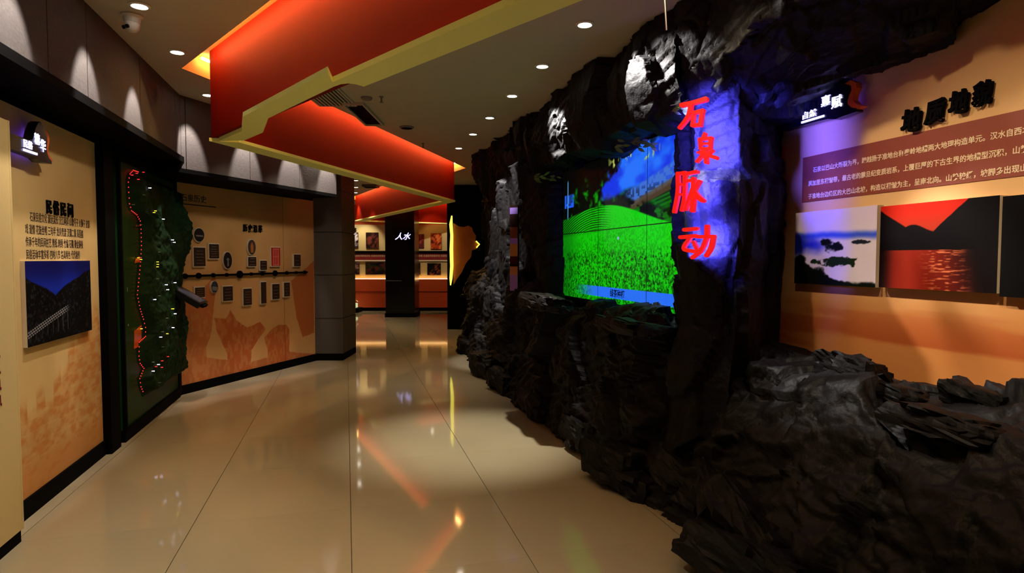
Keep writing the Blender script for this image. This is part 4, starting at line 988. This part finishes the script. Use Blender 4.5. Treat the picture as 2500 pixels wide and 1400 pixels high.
# security camera
cp = on_z(322, 36, CEIL)
cc = empty('security_camera', Matrix.Translation(cp) @ Matrix.Rotation(-.5, 4, 'Z'), 'white dome security camera on the ceiling near the left wall', 'camera')
MB().lathe([(.062, 0), (.064, -.012), (.05, -.022), (.046, -.05), (.03, -.055)], 24).build('base', 'white_plastic', cc, smooth=False)
ey = MB().lathe([(.001, -.04), (.043, -.045), (.046, -.065), (.040, -.09), (.024, -.106), (.001, -.112)], 24).build('eyeball', 'white_plastic', cc, smooth=True)
for x in (-.018, .018): MB().lathe([(.001, 0), (.012, 0), (.012, .012), (.001, .014)], 14, Matrix.Translation((x, -.036, -.084)) @ Matrix.Rotation(math.radians(115), 4, 'X')).build('lens', 'black_gloss', ey)
# air grille
ga = on_z(783, 256, CEIL); gb = on_z(866, 256, CEIL); gc = on_z(871, 203, CEIL)
gw = gb.x-ga.x; gl_ = ga.y-gc.y
gr = empty('air_grille', Matrix.Translation((ga.x, gc.y, CEIL)), 'dark slatted air grille in the ceiling beside the beam', 'air vent')
MB().box(0, gw, 0, gl_, -.004, -.001).build('backing', 'black', gr)
fr_ = MB(); fr_.box(-.02, 0, -.02, gl_+.02, -.014, -.001); fr_.box(gw, gw+.02, -.02, gl_+.02, -.014, -.001); fr_.box(0, gw, -.02, 0, -.014, -.001); fr_.box(0, gw, gl_, gl_+.02, -.014, -.001); fr_.build('frame', 'ceiling', gr)
s0 = None
for k in range(9):
    x = gw*(k+.5)/9
    if s0 is None: s0 = MB().box(-.008, .008, 0, gl_, -.016, -.004).build('slat', 'ceiling', gr); s0.location.x = x
    else: share('slat', s0, gr, (x, 0, 0))
# dark hatch, detector, sprinkler, flat vent
ha = on_z(892, 302, CEIL); hb_ = on_z(938, 302, CEIL); hc = on_z(938, 249, CEIL)
ht = empty('ceiling_hatch', Matrix.Translation((ha.x, hc.y, CEIL)), 'dark rectangular hatch in the ceiling beyond the air grille', 'hatch')
MB().box(.02, hb_.x-ha.x-.02, .02, ha.y-hc.y-.02, -.012, -.001).build('panel', 'black', ht)
fr_ = MB(); X1, Y1 = hb_.x-ha.x, ha.y-hc.y
fr_.box(0, .02, 0, Y1, -.03, -.001); fr_.box(X1-.02, X1, 0, Y1, -.03, -.001); fr_.box(.02, X1-.02, 0, .02, -.03, -.001); fr_.box(.02, X1-.02, Y1-.02, Y1, -.03, -.001); fr_.build('frame', 'ceiling', ht)
p = on_z(895, 238, CEIL); dt = empty('smoke_detector', Matrix.Translation(p), 'round smoke detector on the ceiling by the dark hatch', 'detector')
MB().lathe([(.055, -.001), (.055, -.012), (.04, -.026), (.02, -.03)], 18).build('body', 'grey_plastic', dt)
for (px, py, lab) in ((931, 236, 'small sprinkler hanging from the ceiling by the dark hatch'), (1033, 350, 'small sprinkler hanging from the far ceiling near the red beam')):
    p = on_z(px, py, CEIL); sp = empty('sprinkler', Matrix.Translation(p), lab, 'sprinkler')
    MB().lathe([(.022, -.001), (.022, -.008), (.008, -.012), (.008, -.05), (.018, -.052), (.018, -.058)], 12).build('body', 'grey_plastic', sp)
p = on_z(993, 310, CEIL); fv = empty('ceiling_speaker', Matrix.Translation(p), 'flat round grey speaker on the ceiling between beam and rock', 'speaker')
MB().lathe([(.085, -.001), (.085, -.012), (.07, -.018)], 22).build('rim', 'grey_plastic', fv); MB().lathe([(.066, -.018), (.066, -.02), (.05, -.021)], 22).build('grille', 'black', fv)
p = on_z(905, 452, CEIL); fv = empty('ceiling_box', Matrix.Translation(p), 'small dark box on the far hall ceiling', 'box')
MB().box(-.15, .15, -.15, .15, -.05, -.001).build('body', 'grey_plastic', fv); MB().box(-.12, .12, -.12, .12, -.055, -.05).build('cover', 'black', fv)
# hanging rod by the overhang
ra = at_depth(1618, 5, 3.35); rb_ = at_depth(1628, 74, 3.35)
rd = empty('hanging_rod', Matrix.Translation((ra.x, ra.y, CEIL)), 'thin metal rod hanging from the ceiling before the rock overhang', 'rod')
MB().tube([(0, 0, -.001), (rb_.x-ra.x, 0, rb_.z-CEIL)], .006, 8).build('rod', 'chrome', rd); MB().lathe([(.03, -.001), (.03, -.008), (.01, -.012)], 14).build('rose', 'white_plastic', rd)
